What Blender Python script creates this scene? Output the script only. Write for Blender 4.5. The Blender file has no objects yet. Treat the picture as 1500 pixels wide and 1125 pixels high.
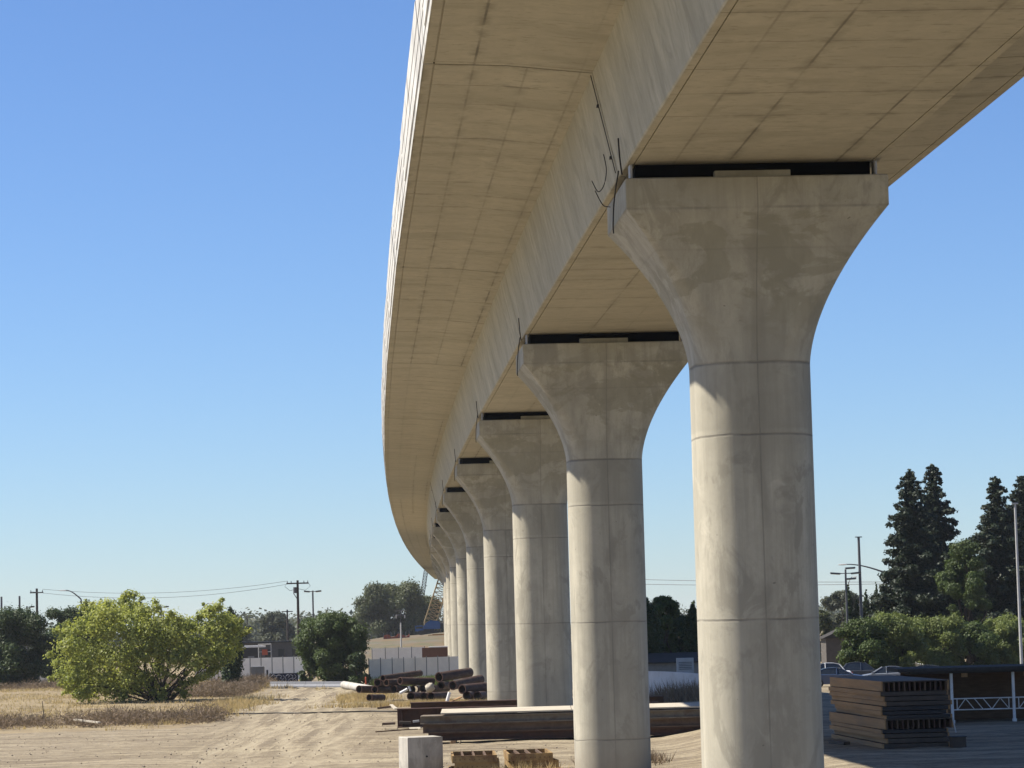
import bpy, math, random
import numpy as np
from mathutils import Matrix, Vector
R = math.radians
sc = bpy.context.scene
col = sc.collection
rng = np.random.default_rng(11)
random.seed(5)

# ---------------------------------------------------------------- camera
F_PX, PITCH, ROLL = 4102.2, R(4.867), R(1.509)
FW = Vector((0, math.cos(PITCH), math.sin(PITCH)))
R0 = Vector((1, 0, 0)); U0 = Vector((0, -math.sin(PITCH), math.cos(PITCH)))
RT = R0*math.cos(ROLL) - U0*math.sin(ROLL)
UP = R0*math.sin(ROLL) + U0*math.cos(ROLL)
cam = bpy.data.objects.new('camera', bpy.data.cameras.new('camera')); col.objects.link(cam)
cam.matrix_world = Matrix(((RT.x, UP.x, -FW.x, 0), (RT.y, UP.y, -FW.y, 0), (RT.z, UP.z, -FW.z, 0), (0, 0, 0, 1)))
cam.data.sensor_width = 36; cam.data.lens = F_PX/1500*36
cam.data.clip_start = 0.5; cam.data.clip_end = 20000
sc.camera = cam

def P(px, py, y):
    """world point seen at photo pixel (1500x1125) at distance y ahead of the camera"""
    d = RT*((px-750)/F_PX) - UP*((py-562.5)/F_PX) + FW
    return d*(y/d.y)
GZ = -5.5
HAZE = .00008
def sstep(a, b, x):
    t = np.clip((np.asarray(x, float)-a)/(b-a), 0, 1); return t*t*(3-2*t)
def gz(x, y):
    x = np.asarray(x, float); y = np.asarray(y, float)
    return GZ + 0.75*sstep(5.5, 11, x)*sstep(50, 75, y)*(1-sstep(150, 200, y)) + 0.25*sstep(-10, -30, x)*sstep(170, 240, y)
def G(px, y, dz=0):
    """point on the ground in the direction of pixel column px at distance y"""
    p = P(px, 960, y); p.z = float(gz(p.x, p.y))+dz; return p

# ---------------------------------------------------------------- materials
class NT:
    def __init__(s, name, rough=0.85, spec=0.3):
        s.m = bpy.data.materials.new(name); s.m.use_nodes = True
        s.t = s.m.node_tree; s.b = s.t.nodes['Principled BSDF']
        s.b.inputs['Roughness'].default_value = rough
        s.b.inputs['Specular IOR Level'].default_value = spec
        s.tc = s.t.nodes.new('ShaderNodeTexCoord')
    def put(s, sock, v):
        if isinstance(v, bpy.types.NodeSocket): s.t.links.new(v, sock)
        else:
            if hasattr(sock.default_value, '__len__') and len(sock.default_value) == 4 and len(v) == 3: v = (*v, 1)
            sock.default_value = v
    def math(s, op, a, b=0.0, c=None, clamp=False):
        n = s.t.nodes.new('ShaderNodeMath'); n.operation = op; n.use_clamp = clamp
        s.put(n.inputs[0], a); s.put(n.inputs[1], b)
        if c is not None: s.put(n.inputs[2], c)
        return n.outputs[0]
    def mix(s, f, a, b, mode='MIX'):
        n = s.t.nodes.new('ShaderNodeMix'); n.data_type = 'RGBA'; n.blend_type = mode
        s.put(n.inputs[0], f); s.put(n.inputs[6], a); s.put(n.inputs[7], b); return n.outputs[2]
    def mapping(s, vec, scale=(1, 1, 1), rot=(0, 0, 0), loc=(0, 0, 0)):
        n = s.t.nodes.new('ShaderNodeMapping'); s.t.links.new(vec, n.inputs[0])
        n.inputs['Scale'].default_value = scale; n.inputs['Rotation'].default_value = rot; n.inputs['Location'].default_value = loc
        return n.outputs[0]
    def noise(s, vec, scale, detail=4, rough=0.55, dist=0.0):
        n = s.t.nodes.new('ShaderNodeTexNoise'); s.t.links.new(vec, n.inputs['Vector'])
        n.inputs['Scale'].default_value = scale; n.inputs['Detail'].default_value = detail
        n.inputs['Roughness'].default_value = rough; n.inputs['Distortion'].default_value = dist
        return n.outputs[0]
    def rng(s, v, a, b, c, d, smooth=False):
        n = s.t.nodes.new('ShaderNodeMapRange'); n.clamp = True
        if smooth: n.interpolation_type = 'SMOOTHSTEP'
        s.put(n.inputs[0], v)
        for i, q in enumerate((a, b, c, d)): n.inputs[i+1].default_value = q
        return n.outputs[0]
    def sep(s, vec):
        n = s.t.nodes.new('ShaderNodeSeparateXYZ'); s.t.links.new(vec, n.inputs[0]); return n.outputs
    def rand(s): return s.t.nodes.new('ShaderNodeObjectInfo').outputs['Random']
    def normal(s): return s.t.nodes.new('ShaderNodeNewGeometry').outputs['Normal']
    def attr(s, name):
        n = s.t.nodes.new('ShaderNodeAttribute'); n.attribute_name = name; return n.outputs['Fac']
    def obvec(s):
        """object coordinates shifted by the object's own random so copies differ"""
        n = s.t.nodes.new('ShaderNodeVectorMath'); n.operation = 'ADD'
        s.t.links.new(s.tc.outputs['Object'], n.inputs[0])
        c = s.t.nodes.new('ShaderNodeCombineXYZ'); r = s.rand()
        for i, k in enumerate((137., 71., 53.)): s.put(c.inputs[i], s.math('MULTIPLY', r, k))
        s.t.links.new(c.outputs[0], n.inputs[1]); return n.outputs[0]
    def color(s, c): s.put(s.b.inputs['Base Color'], c)
    def bump(s, h, strength=0.3, dist=0.02):
        n = s.t.nodes.new('ShaderNodeBump'); n.inputs['Strength'].default_value = strength; n.inputs['Distance'].default_value = dist
        s.put(n.inputs['Height'], h); s.t.links.new(n.outputs[0], s.b.inputs['Normal'])

def scaled(c, k): return tuple(x*k for x in c)

def concrete(name, base=(.43, .395, .34), kind='plain'):
    m = NT(name, 0.8, 0.25)
    v = m.obvec(); o = m.tc.outputs['Object']
    big = m.noise(v, 0.35, 5, 0.6); mid = m.noise(v, 1.9, 8, 0.65, 0.4); fine = m.noise(v, 14, 6, 0.7)
    c = m.mix(m.rng(big, .3, .7, 0, 1), scaled(base, .78), scaled(base, 1.16))
    c = m.mix(m.rng(mid, .40, .68, 0, .6), c, scaled(base, .72))
    c = m.mix(m.rng(fine, .3, .75, .25, 0), c, scaled(base, .62))
    streak = m.noise(m.mapping(v, (5.5, 5.5, .16)), 1.0, 8, 0.72)
    c = m.mix(m.rng(streak, .5, .72, 0, .42 if kind == 'deck' else .75), c, scaled(base, .58))
    wash = m.noise(m.mapping(v, (1.6, 1.6, .10), loc=(3, 7, 1)), 1.0, 6, .6); c = m.mix(m.rng(wash, .50, .64, 0, .25 if kind == 'deck' else .6), c, scaled(base, .60)); c = m.mix(m.rng(wash, .44, .34, 0, .3), c, scaled(base, 1.3))
    blot = m.noise(m.mapping(v, (1.3, 1.3, .7)), .8, 10, 0.68, .6)
    c = m.mix(m.rng(blot, .53, .60, 0, .5 if kind == 'deck' else .72), c, scaled(base, .58))
    light = m.noise(v, .8, 7, .6, 1.2)
    c = m.mix(m.rng(light, .63, .70, 0, .28), c, scaled(base, 1.35))
    height = m.math('ADD', m.math('MULTIPLY', mid, .5), m.math('MULTIPLY', fine, .35))
    x, y, z = m.sep(o)
    wob = m.math('MULTIPLY', m.math('SUBTRACT', m.noise(v, .7, 4), .5), .10)
    if kind == 'pier':
        # pour joints round the shaft, one form joint down each face
        zz = m.math('ADD', m.math('ADD', z, -5.42), m.math('MULTIPLY', wob, 1.0))
        pp = m.math('PINGPONG', zz, 2.08)
        mod = m.rng(m.noise(v, 1.4, 3), .3, .6, .25, 1)
        shaft = m.rng(z, 10.9, 11.3, 1, .25)
        ring = m.math('MULTIPLY', m.math('MULTIPLY', m.rng(pp, .010, .035, 1, 0), mod), shaft)
        collar = m.math('MULTIPLY', m.rng(m.math('ABSOLUTE', m.math('ADD', m.math('ADD', z, -11.22), m.math('MULTIPLY', wob, .6))), .01, .05, 1, 0), m.rng(m.noise(v, 1.1, 3), .3, .55, .2, 1)); ring = m.math('MAXIMUM', ring, collar)
        capl = m.math('MULTIPLY', m.rng(m.math('ABSOLUTE', m.math('ADD', z, -(9.128+5.5))), .01, .04, 1, 0), m.rng(m.noise(v, .9, 3), .4, .6, .1, .6)); ring = m.math('MAXIMUM', ring, capl)
        band = m.math('MULTIPLY', m.rng(pp, .05, .5, .35, 0), m.rng(m.noise(v, .9, 5), .4, .65, 0, 1))
        wn = m.t.nodes.new('ShaderNodeTexWhiteNoise'); wn.noise_dimensions = '2D'
        cxy = m.t.nodes.new('ShaderNodeCombineXYZ'); m.put(cxy.inputs[0], m.math('FLOOR', m.math('DIVIDE', zz, 4.16))); m.put(cxy.inputs[1], m.math('MULTIPLY', m.rand(), 31.)); m.t.links.new(cxy.outputs[0], wn.inputs[0])
        c = m.mix(m.math('MULTIPLY', wn.outputs['Value'], .38), c, scaled(base, .70))
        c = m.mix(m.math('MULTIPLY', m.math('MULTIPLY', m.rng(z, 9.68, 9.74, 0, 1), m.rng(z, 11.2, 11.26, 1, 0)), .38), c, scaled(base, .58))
        stain = m.math('MULTIPLY', m.rng(m.noise(m.mapping(v, (.8, .8, 1.5)), .8, 9, .62, .5), .47, .52, 0, .55), m.math('MULTIPLY', m.rng(z, 11.5, 12.6, 0, 1), m.rng(z, 14.5, 15.0, 1, .35)))
        c = m.mix(stain, c, scaled((base[0], base[1], base[2]*.9), .52))
        hole = m.math('MULTIPLY', m.rng(m.noise(v, 7.0, 1), .795, .81, 0, 1), .7)
        c = m.mix(hole, c, scaled(base, .3))
        ax = m.math('MINIMUM', m.math('ABSOLUTE', m.math('ADD', x, m.math('MULTIPLY', wob, .12))), m.math('ABSOLUTE', y))
        seam = m.math('MULTIPLY', m.rng(ax, .006, .022, 1, 0), m.rng(m.noise(m.mapping(v, (1, 1, .5)), 1.0, 3), .3, .5, .25, .95))
        smear = m.math('MULTIPLY', m.rng(m.math('ABSOLUTE', m.math('ADD', x, m.math('MULTIPLY', m.math('SUBTRACT', m.noise(m.mapping(v, (1, 1, .35)), 1.2, 6), .5), .8))), .04, .17, 1, 0),
                       m.rng(m.noise(m.mapping(v, (.5, .5, .4)), 1.1, 5), .42, .55, 0, .55))
        c = m.mix(smear, c, scaled(base, .55))
        c = m.mix(band, c, scaled(base, .62))
        c = m.mix(m.math('MULTIPLY', m.math('MAXIMUM', ring, m.math('MULTIPLY', seam, .65)), .62), c, (.12, .108, .09))
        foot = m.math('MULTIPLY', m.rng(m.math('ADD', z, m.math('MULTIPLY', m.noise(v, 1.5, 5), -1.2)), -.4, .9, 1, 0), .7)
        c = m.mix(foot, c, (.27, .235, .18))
        height = m.math('SUBTRACT', height, m.math('MULTIPLY', m.math('MAXIMUM', ring, seam), .8))
    if kind == 'deck':
        uv = m.tc.outputs['UV']; u, w, _ = m.sep(uv)
        nz = m.sep(m.normal())[2]
        soff = m.rng(nz, -.95, -.8, 1, 0)
        wv = m.math('ADD', w, m.math('MULTIPLY', wob, .10)); wu = m.math('ADD', u, m.math('MULTIPLY', wob, .12))
        lu = m.math('MULTIPLY', m.rng(m.math('PINGPONG', wu, 1.22), .012, .04, 1, 0), m.rng(m.noise(v, .8, 4), .36, .6, .4, 1))
        lw = m.math('MULTIPLY', m.rng(m.math('PINGPONG', wv, .62), .012, .04, 1, 0), m.rng(m.noise(m.mapping(v, (1, .5, 1), loc=(9, 4, 2)), .9, 4), .40, .60, .15, 1))
        def own(sock, per, k):
            q = m.t.nodes.new('ShaderNodeTexWhiteNoise'); q.noise_dimensions = '2D'; cc = m.t.nodes.new('ShaderNodeCombineXYZ')
            m.put(cc.inputs[0], m.math('FLOOR', m.math('ADD', m.math('DIVIDE', sock, per), .5))); m.put(cc.inputs[1], m.math('ADD', m.math('MULTIPLY', m.rand(), 37.), k)); m.t.links.new(cc.outputs[0], q.inputs[0]); return q.outputs['Value']
        su = own(wu, 2.44, 1.3); sw = m.math('POWER', own(wv, 1.24, 5.7), 1.6)
        ln = m.math('MULTIPLY', m.math('MAXIMUM', m.math('MULTIPLY', lu, su), m.math('MULTIPLY', lw, sw)), soff)
        big_st = m.math('MULTIPLY', m.rng(m.noise(m.mapping(v, (.22, .55, 1), loc=(3, 1, 5)), 1.0, 9, .68, .7), .50, .62, 0, .55), soff)
        # damp smudges that follow the form joints
        near = m.math('MAXIMUM', m.math('MULTIPLY', m.rng(m.math('PINGPONG', wu, 1.22), .03, .36, 1, 0), su), m.math('MULTIPLY', m.rng(m.math('PINGPONG', wv, .62), .02, .22, 1, 0), sw))
        sm = m.math('MULTIPLY', m.math('MULTIPLY', near, m.rng(m.noise(m.mapping(v, (1, .8, 1)), 1.3, 7, .65), .46, .60, 0, .9)), soff)
        dash = m.math('MULTIPLY', m.rng(m.noise(m.mapping(v, (1.1, 3.2, 1)), 1.9, 9, .68), .575, .625, 0, .7), soff)
        mot = m.noise(v, 2.6, 9, .72); c = m.mix(m.math('MULTIPLY', m.rng(mot, .50, .66, 0, .5), soff), c, scaled(base, .66)); c = m.mix(m.math('MULTIPLY', m.rng(mot, .46, .34, 0, .4), soff), c, scaled(base, 1.22))
        c = m.mix(m.math('MULTIPLY', soff, .55), c, (.485, .447, .36))
        c = m.mix(big_st, c, scaled(base, .66)); c = m.mix(m.math('MAXIMUM', sm, m.math('MULTIPLY', dash, .8)), c, scaled(base, .50))
        c = m.mix(m.math('MULTIPLY', ln, .8), c, (.085, .075, .056))
        # panel to panel tone
        pan = m.t.nodes.new('ShaderNodeTexWhiteNoise'); pan.noise_dimensions = '3D'
        cx = m.t.nodes.new('ShaderNodeCombineXYZ')
        m.put(cx.inputs[0], m.math('FLOOR', m.math('DIVIDE', wu, 2.44))); m.put(cx.inputs[1], m.math('FLOOR', m.math('DIVIDE', wv, 1.24))); m.put(cx.inputs[2], m.rand())
        m.t.links.new(cx.outputs[0], pan.inputs[0])
        c = m.mix(m.math('MULTIPLY', m.rng(pan.outputs['Value'], 0, 1, 0, .26), soff), c, scaled(base, .72))
        c = m.mix(m.math('MULTIPLY', m.rand(), .22), c, scaled(base, .70))
        height = m.math('SUBTRACT', height, m.math('MULTIPLY', ln, .6))
    m.color(c); m.bump(height, .35, .02)
    return m.m

def simple(name, base, rough=.7, var=.25, scale=3., metallic=0., spec=.3, dirt=None, bump=.15, stretch=(1, 1, 1)):
    m = NT(name, rough, spec); v = m.mapping(m.obvec(), stretch)
    n = m.noise(v, scale, 7, .65); n2 = m.noise(v, scale*6, 4, .6)
    c = m.mix(m.rng(n, .3, .7, 0, 1), scaled(base, 1-var), scaled(base, 1+var*.7))
    c = m.mix(m.rng(n2, .35, .7, var*.8, 0), c, scaled(base, .6))
    if dirt: c = m.mix(m.rng(m.noise(v, scale*.6, 8, .7, .5), .5, .62, 0, .75), c, dirt)
    m.color(c); m.b.inputs['Metallic'].default_value = metallic
    if bump: m.bump(n2, bump, .02)
    return m.m

def leaf_mat(name, base, dark, trans=.35, rough=.55):
    m = NT(name, rough, .25)
    a = m.attr('tint')
    v = m.tc.outputs['Object']
    c = m.mix(a, dark, base)
    c = m.mix(m.rng(m.noise(v, .5, 3), .35, .7, 0, .35), c, scaled((base[0]*1.25, base[1]*1.05, base[2]*.7), 1))
    m.color(c)
    t = m.t.nodes.new('ShaderNodeBsdfTranslucent'); m.put(t.inputs[0], m.mix(.5, c, (base[0]*1.3, base[1]*1.3, base[2]*.6)))
    ms = m.t.nodes.new('ShaderNodeMixShader'); ms.inputs[0].default_value = trans
    out = m.t.nodes['Material Output']
    m.t.links.new(m.b.outputs[0], ms.inputs[1]); m.t.links.new(t.outputs[0], ms.inputs[2]); m.t.links.new(ms.outputs[0], out.inputs[0])
    return m.m

MAT = {}
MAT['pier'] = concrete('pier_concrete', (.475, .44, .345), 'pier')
MAT['deck'] = concrete('deck_concrete', (.485, .45, .345), 'deck')
MAT['parapet'] = concrete('parapet_concrete', (.62, .60, .55), 'plain')
MAT['block'] = concrete('block_concrete', (.46, .43, .37), 'plain')
MAT['shade_fill'] = simple('shade_black', (.004, .004, .0045), .9, .2, spec=.05)  # near black: the shade inside slots, joints and holes put into the colour
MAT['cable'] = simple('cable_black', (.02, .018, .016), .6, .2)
MAT['rust'] = simple('rusty_steel', (.075, .036, .024), .75, .45, 2.5, dirt=(.05, .03, .025))
MAT['rustpipe'] = simple('dark_rusty_pipe', (.06, .033, .024), .7, .5, 2.5, dirt=(.09, .075, .06))
MAT['rust2'] = simple('brown_rusty_steel', (.13, .085, .055), .75, .4, 2.0, dirt=(.07, .04, .028))
MAT['rustlight'] = simple('light_weathered_steel', (.20, .165, .12), .7, .35, 2.0, dirt=(.11, .07, .045))
MAT['ply'] = simple('pale_sheet', (.46, .415, .33), .7, .15, 1.5, dirt=(.36, .31, .24))
MAT['formyellow'] = simple('yellow_rusty_form', (.30, .20, .085), .7, .4, 3.0, dirt=(.13, .06, .028))
MAT['wood'] = simple('weathered_wood', (.34, .20, .09), .8, .3, 1.5, dirt=(.22, .145, .085), stretch=(1, .25, 3))
MAT['steelblue'] = simple('blue_grey_steel', (.075, .058, .044), .75, .35, 2.0, dirt=(.05, .04, .033))
MAT['darksteel'] = simple('dark_steel', (.026, .025, .026), .6, .3, 2.0)
MAT['white'] = simple('white_paint', (.72, .72, .70), .5, .1, 2., dirt=(.55, .53, .48))
MAT['screen'] = simple('fence_screen', (.84, .82, .76), .8, .10, .6, dirt=(.74, .72, .67))
MAT['screen2'] = simple('fence_screen_tan', (.80, .76, .66), .8, .10, .6, dirt=(.68, .65, .57))
MAT['post'] = simple('fence_post', (.16, .165, .17), .6, .2)
MAT['poledark'] = simple('pole_wood_dark', (.055, .045, .038), .85, .3, 2., stretch=(1, 1, .2))
MAT['metalpole'] = simple('pole_metal', (.10, .10, .105), .5, .2)
MAT['metalpale'] = simple('pole_pale_metal', (.42, .42, .41), .5, .15)
MAT['lampglass'] = simple('lamp_lens', (.62, .55, .36), .4, .1)
MAT['bark'] = simple('bark', (.11, .085, .062), .9, .35, 5., stretch=(1, 1, .3))
MAT['barkdark'] = simple('bark_dark', (.05, .038, .03), .9, .35, 5., stretch=(1, 1, .3))
MAT['cabinet'] = simple('cabinet_tan', (.27, .245, .20), .7, .15)
MAT['navy'] = simple('navy_panel', (.022, .025, .05), .6, .2)
MAT['graffiti'] = simple('graffiti_white', (.55, .56, .60), .6, .1)
MAT['containerbrown'] = simple('brown_container_paint', (.13, .062, .04), .65, .2)
MAT['barrier'] = simple('barrier_grey', (.19, .195, .21), .8, .15)
MAT['oldpipe'] = simple('chalky_pipe', (.42, .40, .36), .8, .15, 1.5, dirt=(.27, .25, .21))
MAT['stone'] = simple('clod', (.27, .225, .165), .9, .4, 1.)
MAT['orange'] = simple('orange_mesh', (.38, .085, .04), .7, .2)
MAT['craneblue'] = simple('crane_blue', (.03, .095, .25), .45, .2)
MAT['boom'] = simple('boom_yellow', (.46, .33, .16), .55, .2)
MAT['roofgrey'] = simple('roof_grey', (.20, .205, .21), .8, .2)
MAT['roofdark'] = simple('roof_dark', (.055, .052, .048), .9, .3, spec=.1)
MAT['housedark'] = simple('house_wall_dark', (.10, .09, .08), .8, .2)
MAT['wallwhite'] = simple('white_wall', (.62, .63, .64), .7, .1, .8, dirt=(.5, .5, .49))
MAT['walldark'] = simple('dark_boards', (.13, .082, .05), .8, .35, 2., stretch=(1, 1, 4))
MAT['housewall'] = simple('house_wall', (.30, .27, .23), .8, .15)
MAT['tyre'] = simple('tyre', (.02, .02, .02), .8, .1)
MAT['rim'] = simple('rim', (.4, .4, .41), .35, .1, metallic=.8)
def car_paint(name, c):
    m = NT(name, .28, .5); m.color(c); m.b.inputs['Coat Weight'].default_value = .6; m.b.inputs['Coat Roughness'].default_value = .06; return m.m
MAT['carblue'] = car_paint('car_paint_blue_grey', (.03, .05, .10)); MAT['carwhite'] = car_paint('car_paint_white', (.72, .72, .71))
MAT['carsilver'] = car_paint('car_paint_silver', (.17, .19, .22)); MAT['cardark'] = car_paint('car_paint_charcoal', (.035, .04, .05))
g = NT('car_glass', .05, .6); g.color((.02, .025, .03)); MAT['glass'] = g.m
MAT['lens'] = simple('headlamp_lens', (.7, .7, .7), .15, .05)
MAT['redlens'] = simple('tail_lens', (.35, .02, .02), .2, .05)
MAT['leaf_lime'] = leaf_mat('leaf_lime', (.37, .405, .125), (.105, .14, .035), .42)
MAT['leaf_dark'] = leaf_mat('leaf_dark', (.052, .082, .028), (.022, .036, .014), .25)
MAT['leaf_mid'] = leaf_mat('leaf_mid', (.085, .125, .040), (.032, .052, .018), .3)
MAT['leaf_olive'] = leaf_mat('leaf_olive', (.095, .115, .05), (.042, .052, .026), .25)
MAT['leaf_grey'] = leaf_mat('leaf_grey_green', (.10, .115, .075), (.05, .06, .045), .25)
MAT['leaf_red'] = leaf_mat('needles_redwood', (.030, .046, .026), (.010, .017, .010), .15)
MAT['leaf_hedge'] = leaf_mat('leaf_hedge', (.19, .235, .08), (.05, .075, .028), .35)
MAT['straw'] = leaf_mat('dry_straw', (.47, .375, .22), (.29, .225, .13), .3, .8)
MAT['brush'] = leaf_mat('dry_brush', (.22, .17, .125), (.115, .09, .07), .15, .85)
MAT['weed'] = leaf_mat('green_weed', (.16, .20, .06), (.07, .09, .03), .3)

# ground material
m = NT('dirt', .95, .1); v = m.tc.outputs['Object']
n1 = m.noise(v, .06, 6, .6); n2 = m.noise(m.mapping(v, (.25, 1.2, 1), rot=(0, 0, R(6))), .9, 8, .65, .3); n3 = m.noise(v, 3.5, 8, .7); n4 = m.noise(m.mapping(v, (.10, .9, 1)), .7, 6, .6)
dirt = m.mix(m.rng(n1, .3, .7, 0, 1), (.225, .185, .122), (.29, .243, .168))
dirt = m.mix(m.rng(n2, .42, .66, 0, .85), dirt, (.15, .12, .085))  # stretched mottling: soil tone, contrast raised to stand in for bump shading
dirt = m.mix(m.rng(n4, .48, .66, 0, .75), dirt, (.34, .29, .20))
dirt = m.mix(m.rng(n3, .52, .66, 0, .7), dirt, (.115, .09, .063))
n5 = m.noise(m.mapping(v, (.5, 1, 1)), .22, 9, .7, 1.0); dirt = m.mix(m.rng(n5, .52, .60, 0, .55), dirt, (.165, .132, .094))
gr = m.mix(m.rng(m.noise(v, .3, 7, .65), .35, .65, 0, 1), (.30, .24, .145), (.19, .15, .098))
zone = m.attr('field')
zz = m.rng(m.math('ADD', zone, m.math('MULTIPLY', m.math('SUBTRACT', m.noise(v, .5, 6), .5), .7)), .42, .6, 0, 1)
road = m.attr('road')
tm = m.noise(m.mapping(v, (2.6, .07, 1), rot=(0, 0, R(4))), 1.0, 6, .7); tread = m.noise(m.mapping(v, (3, 3, 1)), 2.2, 3, .6)
dirt = m.mix(m.math('MULTIPLY', road, m.rng(tm, .50, .60, 0, .8)), dirt, (.36, .308, .215)); dirt = m.mix(m.math('MULTIPLY', road, m.rng(tm, .50, .42, 0, .65)), dirt, (.16, .13, .093))
fg = m.noise(m.mapping(v, (.06, 1.9, 1), rot=(0, 0, R(-3))), 1.0, 7, .7)
dirt = m.mix(m.math('MULTIPLY', m.math('SUBTRACT', 1, road), m.rng(fg, .52, .60, 0, .7)), dirt, (.15, .12, .085)); dirt = m.mix(m.math('MULTIPLY', m.math('SUBTRACT', 1, road), m.rng(fg, .48, .42, 0, .6)), dirt, (.36, .308, .215))
dirt = m.mix(m.rng(tread, .60, .66, 0, .6), dirt, (.12, .096, .068))
c = m.mix(zz, dirt, gr)
rut = m.attr('track')
c = m.mix(m.math('MULTIPLY', rut, m.rng(m.noise(v, .4, 5), .3, .6, .35, 1)), c, (.355, .305, .215))
far = m.rng(m.sep(v)[1], 420, 900, 0, 1)
c = m.mix(far, c, (.20, .17, .10))
m.color(c); m.bump(m.math('ADD', n3, m.math('MULTIPLY', n2, 1.5)), .9, .12)
MAT['dirt'] = m.m
m = NT('embankment_soil', .95, .1); v = m.tc.outputs['Object']
c = m.mix(m.rng(m.noise(m.mapping(v, (1, .4, 1)), .12, 6, .6), .40, .60, 0, 1), (.15, .108, .064), (.135, .122, .098))
c = m.mix(m.rng(m.noise(v, .25, 7), .52, .60, 0, .8), c, (.10, .105, .06)); m.color(c); MAT['bank'] = m.m

# ---------------------------------------------------------------- mesh builder
class MB:
    def __init__(s): s.v = []; s.f = []; s.uv = None
    def add(s, vs, fs):
        o = len(s.v); s.v += [tuple(p) for p in vs]; s.f += [tuple(i+o for i in f) for f in fs]; return s
    def box(s, c, size, rz=0, rx=0, ry=0):
        hx, hy, hz = (q/2 for q in size)
        M = Matrix.Rotation(rz, 3, 'Z') @ Matrix.Rotation(rx, 3, 'X') @ Matrix.Rotation(ry, 3, 'Y')
        b = min(.012, min(hx, hy, hz)*.4)  # small chamfer on the vertical edges
        ring = [(-hx+b, -hy), (hx-b, -hy), (hx, -hy+b), (hx, hy-b), (hx-b, hy), (-hx+b, hy), (-hx, hy-b), (-hx, -hy+b)]
        vs = [M @ Vector((x, y, z)) + Vector(c) for z in (-hz, hz) for x, y in ring]
        fs = [(i, (i+1) % 8, 8+(i+1) % 8, 8+i) for i in range(8)] + [tuple(range(7, -1, -1)), tuple(range(8, 16))]
        return s.add(vs, fs)
    def tube(s, pts, r, n=8, caps=True):
        pts = [Vector(p) for p in pts]; rs = r if hasattr(r, '__len__') else [r]*len(pts)
        vs = []; fs = []
        for i, p in enumerate(pts):
            t = (pts[min(i+1, len(pts)-1)]-pts[max(i-1, 0)]).normalized()
            a = t.cross(Vector((0, 0, 1)) if abs(t.z) < .9 else Vector((1, 0, 0))).normalized(); b = t.cross(a)
            for k in range(n):
                q = 2*math.pi*k/n; vs.append(p+(a*math.cos(q)+b*math.sin(q))*rs[i])
        for i in range(len(pts)-1):
            for k in range(n): fs.append((i*n+k, i*n+(k+1) % n, (i+1)*n+(k+1) % n, (i+1)*n+k))
        if caps: fs += [tuple(range(n-1, -1, -1)), tuple(range((len(pts)-1)*n, len(pts)*n))]
        return s.add(vs, fs)
    def pipe(s, p0, p1, ro, ri, n=20):
        p0 = Vector(p0); p1 = Vector(p1); t = (p1-p0).normalized()
        a = t.cross(Vector((0, 0, 1))).normalized(); b = t.cross(a); vs = []
        for p, r in ((p0, ro), (p1, ro), (p1, ri), (p0, ri)):
            for k in range(n):
                q = 2*math.pi*k/n; vs.append(p+(a*math.cos(q)+b*math.sin(q))*r)
        fs = [(j*n+k, j*n+(k+1) % n, ((j+1) % 4)*n+(k+1) % n, ((j+1) % 4)*n+k) for j in range(4) for k in range(n)]
        return s.add(vs, fs)
    def prism(s, poly, y0, y1, axis='y'):
        """closed polygon (a,b) extruded; axis y: (a->x, b->z); axis x: (a->y, b->z)"""
        n = len(poly)
        f = (lambda a, b, t: (a, t, b)) if axis == 'y' else (lambda a, b, t: (t, a, b))
        vs = [f(a, b, t) for t in (y0, y1) for a, b in poly]
        fs = [(i, (i+1) % n, n+(i+1) % n, n+i) for i in range(n)] + [tuple(range(n-1, -1, -1)), tuple(range(n, 2*n))]
        return s.add(vs, fs)
    def loft(s, rings, caps=True, close=True):
        n = len(rings[0]); vs = [p for r in rings for p in r]; fs = []
        for i in range(len(rings)-1):
            for k in range(n if close else n-1): fs.append((i*n+k, i*n+(k+1) % n, (i+1)*n+(k+1) % n, (i+1)*n+k))
        if caps: fs += [tuple(range(n-1, -1, -1)), tuple(range((len(rings)-1)*n, len(rings)*n))]
        return s.add(vs, fs)
    def build(s, name, mat, parent=None, smooth=None, fix=True):
        me = bpy.data.meshes.new(name); me.from_pydata(s.v, [], s.f); me.update()
        if fix:
            import bmesh
            bm = bmesh.new(); bm.from_mesh(me); bmesh.ops.recalc_face_normals(bm, faces=bm.faces); bm.to_mesh(me); bm.free()
        if smooth is not None:
            me.shade_smooth() if smooth >= 180 else me.set_sharp_from_angle(angle=R(smooth)) 
            if smooth < 180:
                me.polygons.foreach_set('use_smooth', [True]*len(me.polygons))
        if not isinstance(mat, (list, tuple)): mat = [mat]
        for q in mat: me.materials.append(q)
        o = bpy.data.objects.new(name, me); col.objects.link(o)
        if parent: o.parent = parent
        return o

def tag(o, label=None, cat=None, group=None, kind=None):
    if label: o['label'] = label
    if cat: o['category'] = cat
    if group: o['group'] = group
    if kind: o['kind'] = kind
    elif cat: o['kind'] = 'thing'
    return o
def thing(name, label, cat, loc=(0, 0, 0), rz=0, group=None):
    o = bpy.data.objects.new(name, None); col.objects.link(o)
    o.empty_display_size = .3; o.location = loc; o.rotation_euler = (0, 0, rz)
    return tag(o, label, cat, group)
KIDS = {}
def copy_tree(o, parent=None):
    c = o.copy(); col.objects.link(c)
    if parent: c.parent = parent
    for ch in [k for k in o.children]: copy_tree(ch, c)
    return c
ORD = 'nearest second third fourth fifth sixth seventh eighth ninth tenth eleventh twelfth thirteenth fourteenth fifteenth sixteenth seventeenth eighteenth nineteenth twentieth'.split()

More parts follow.
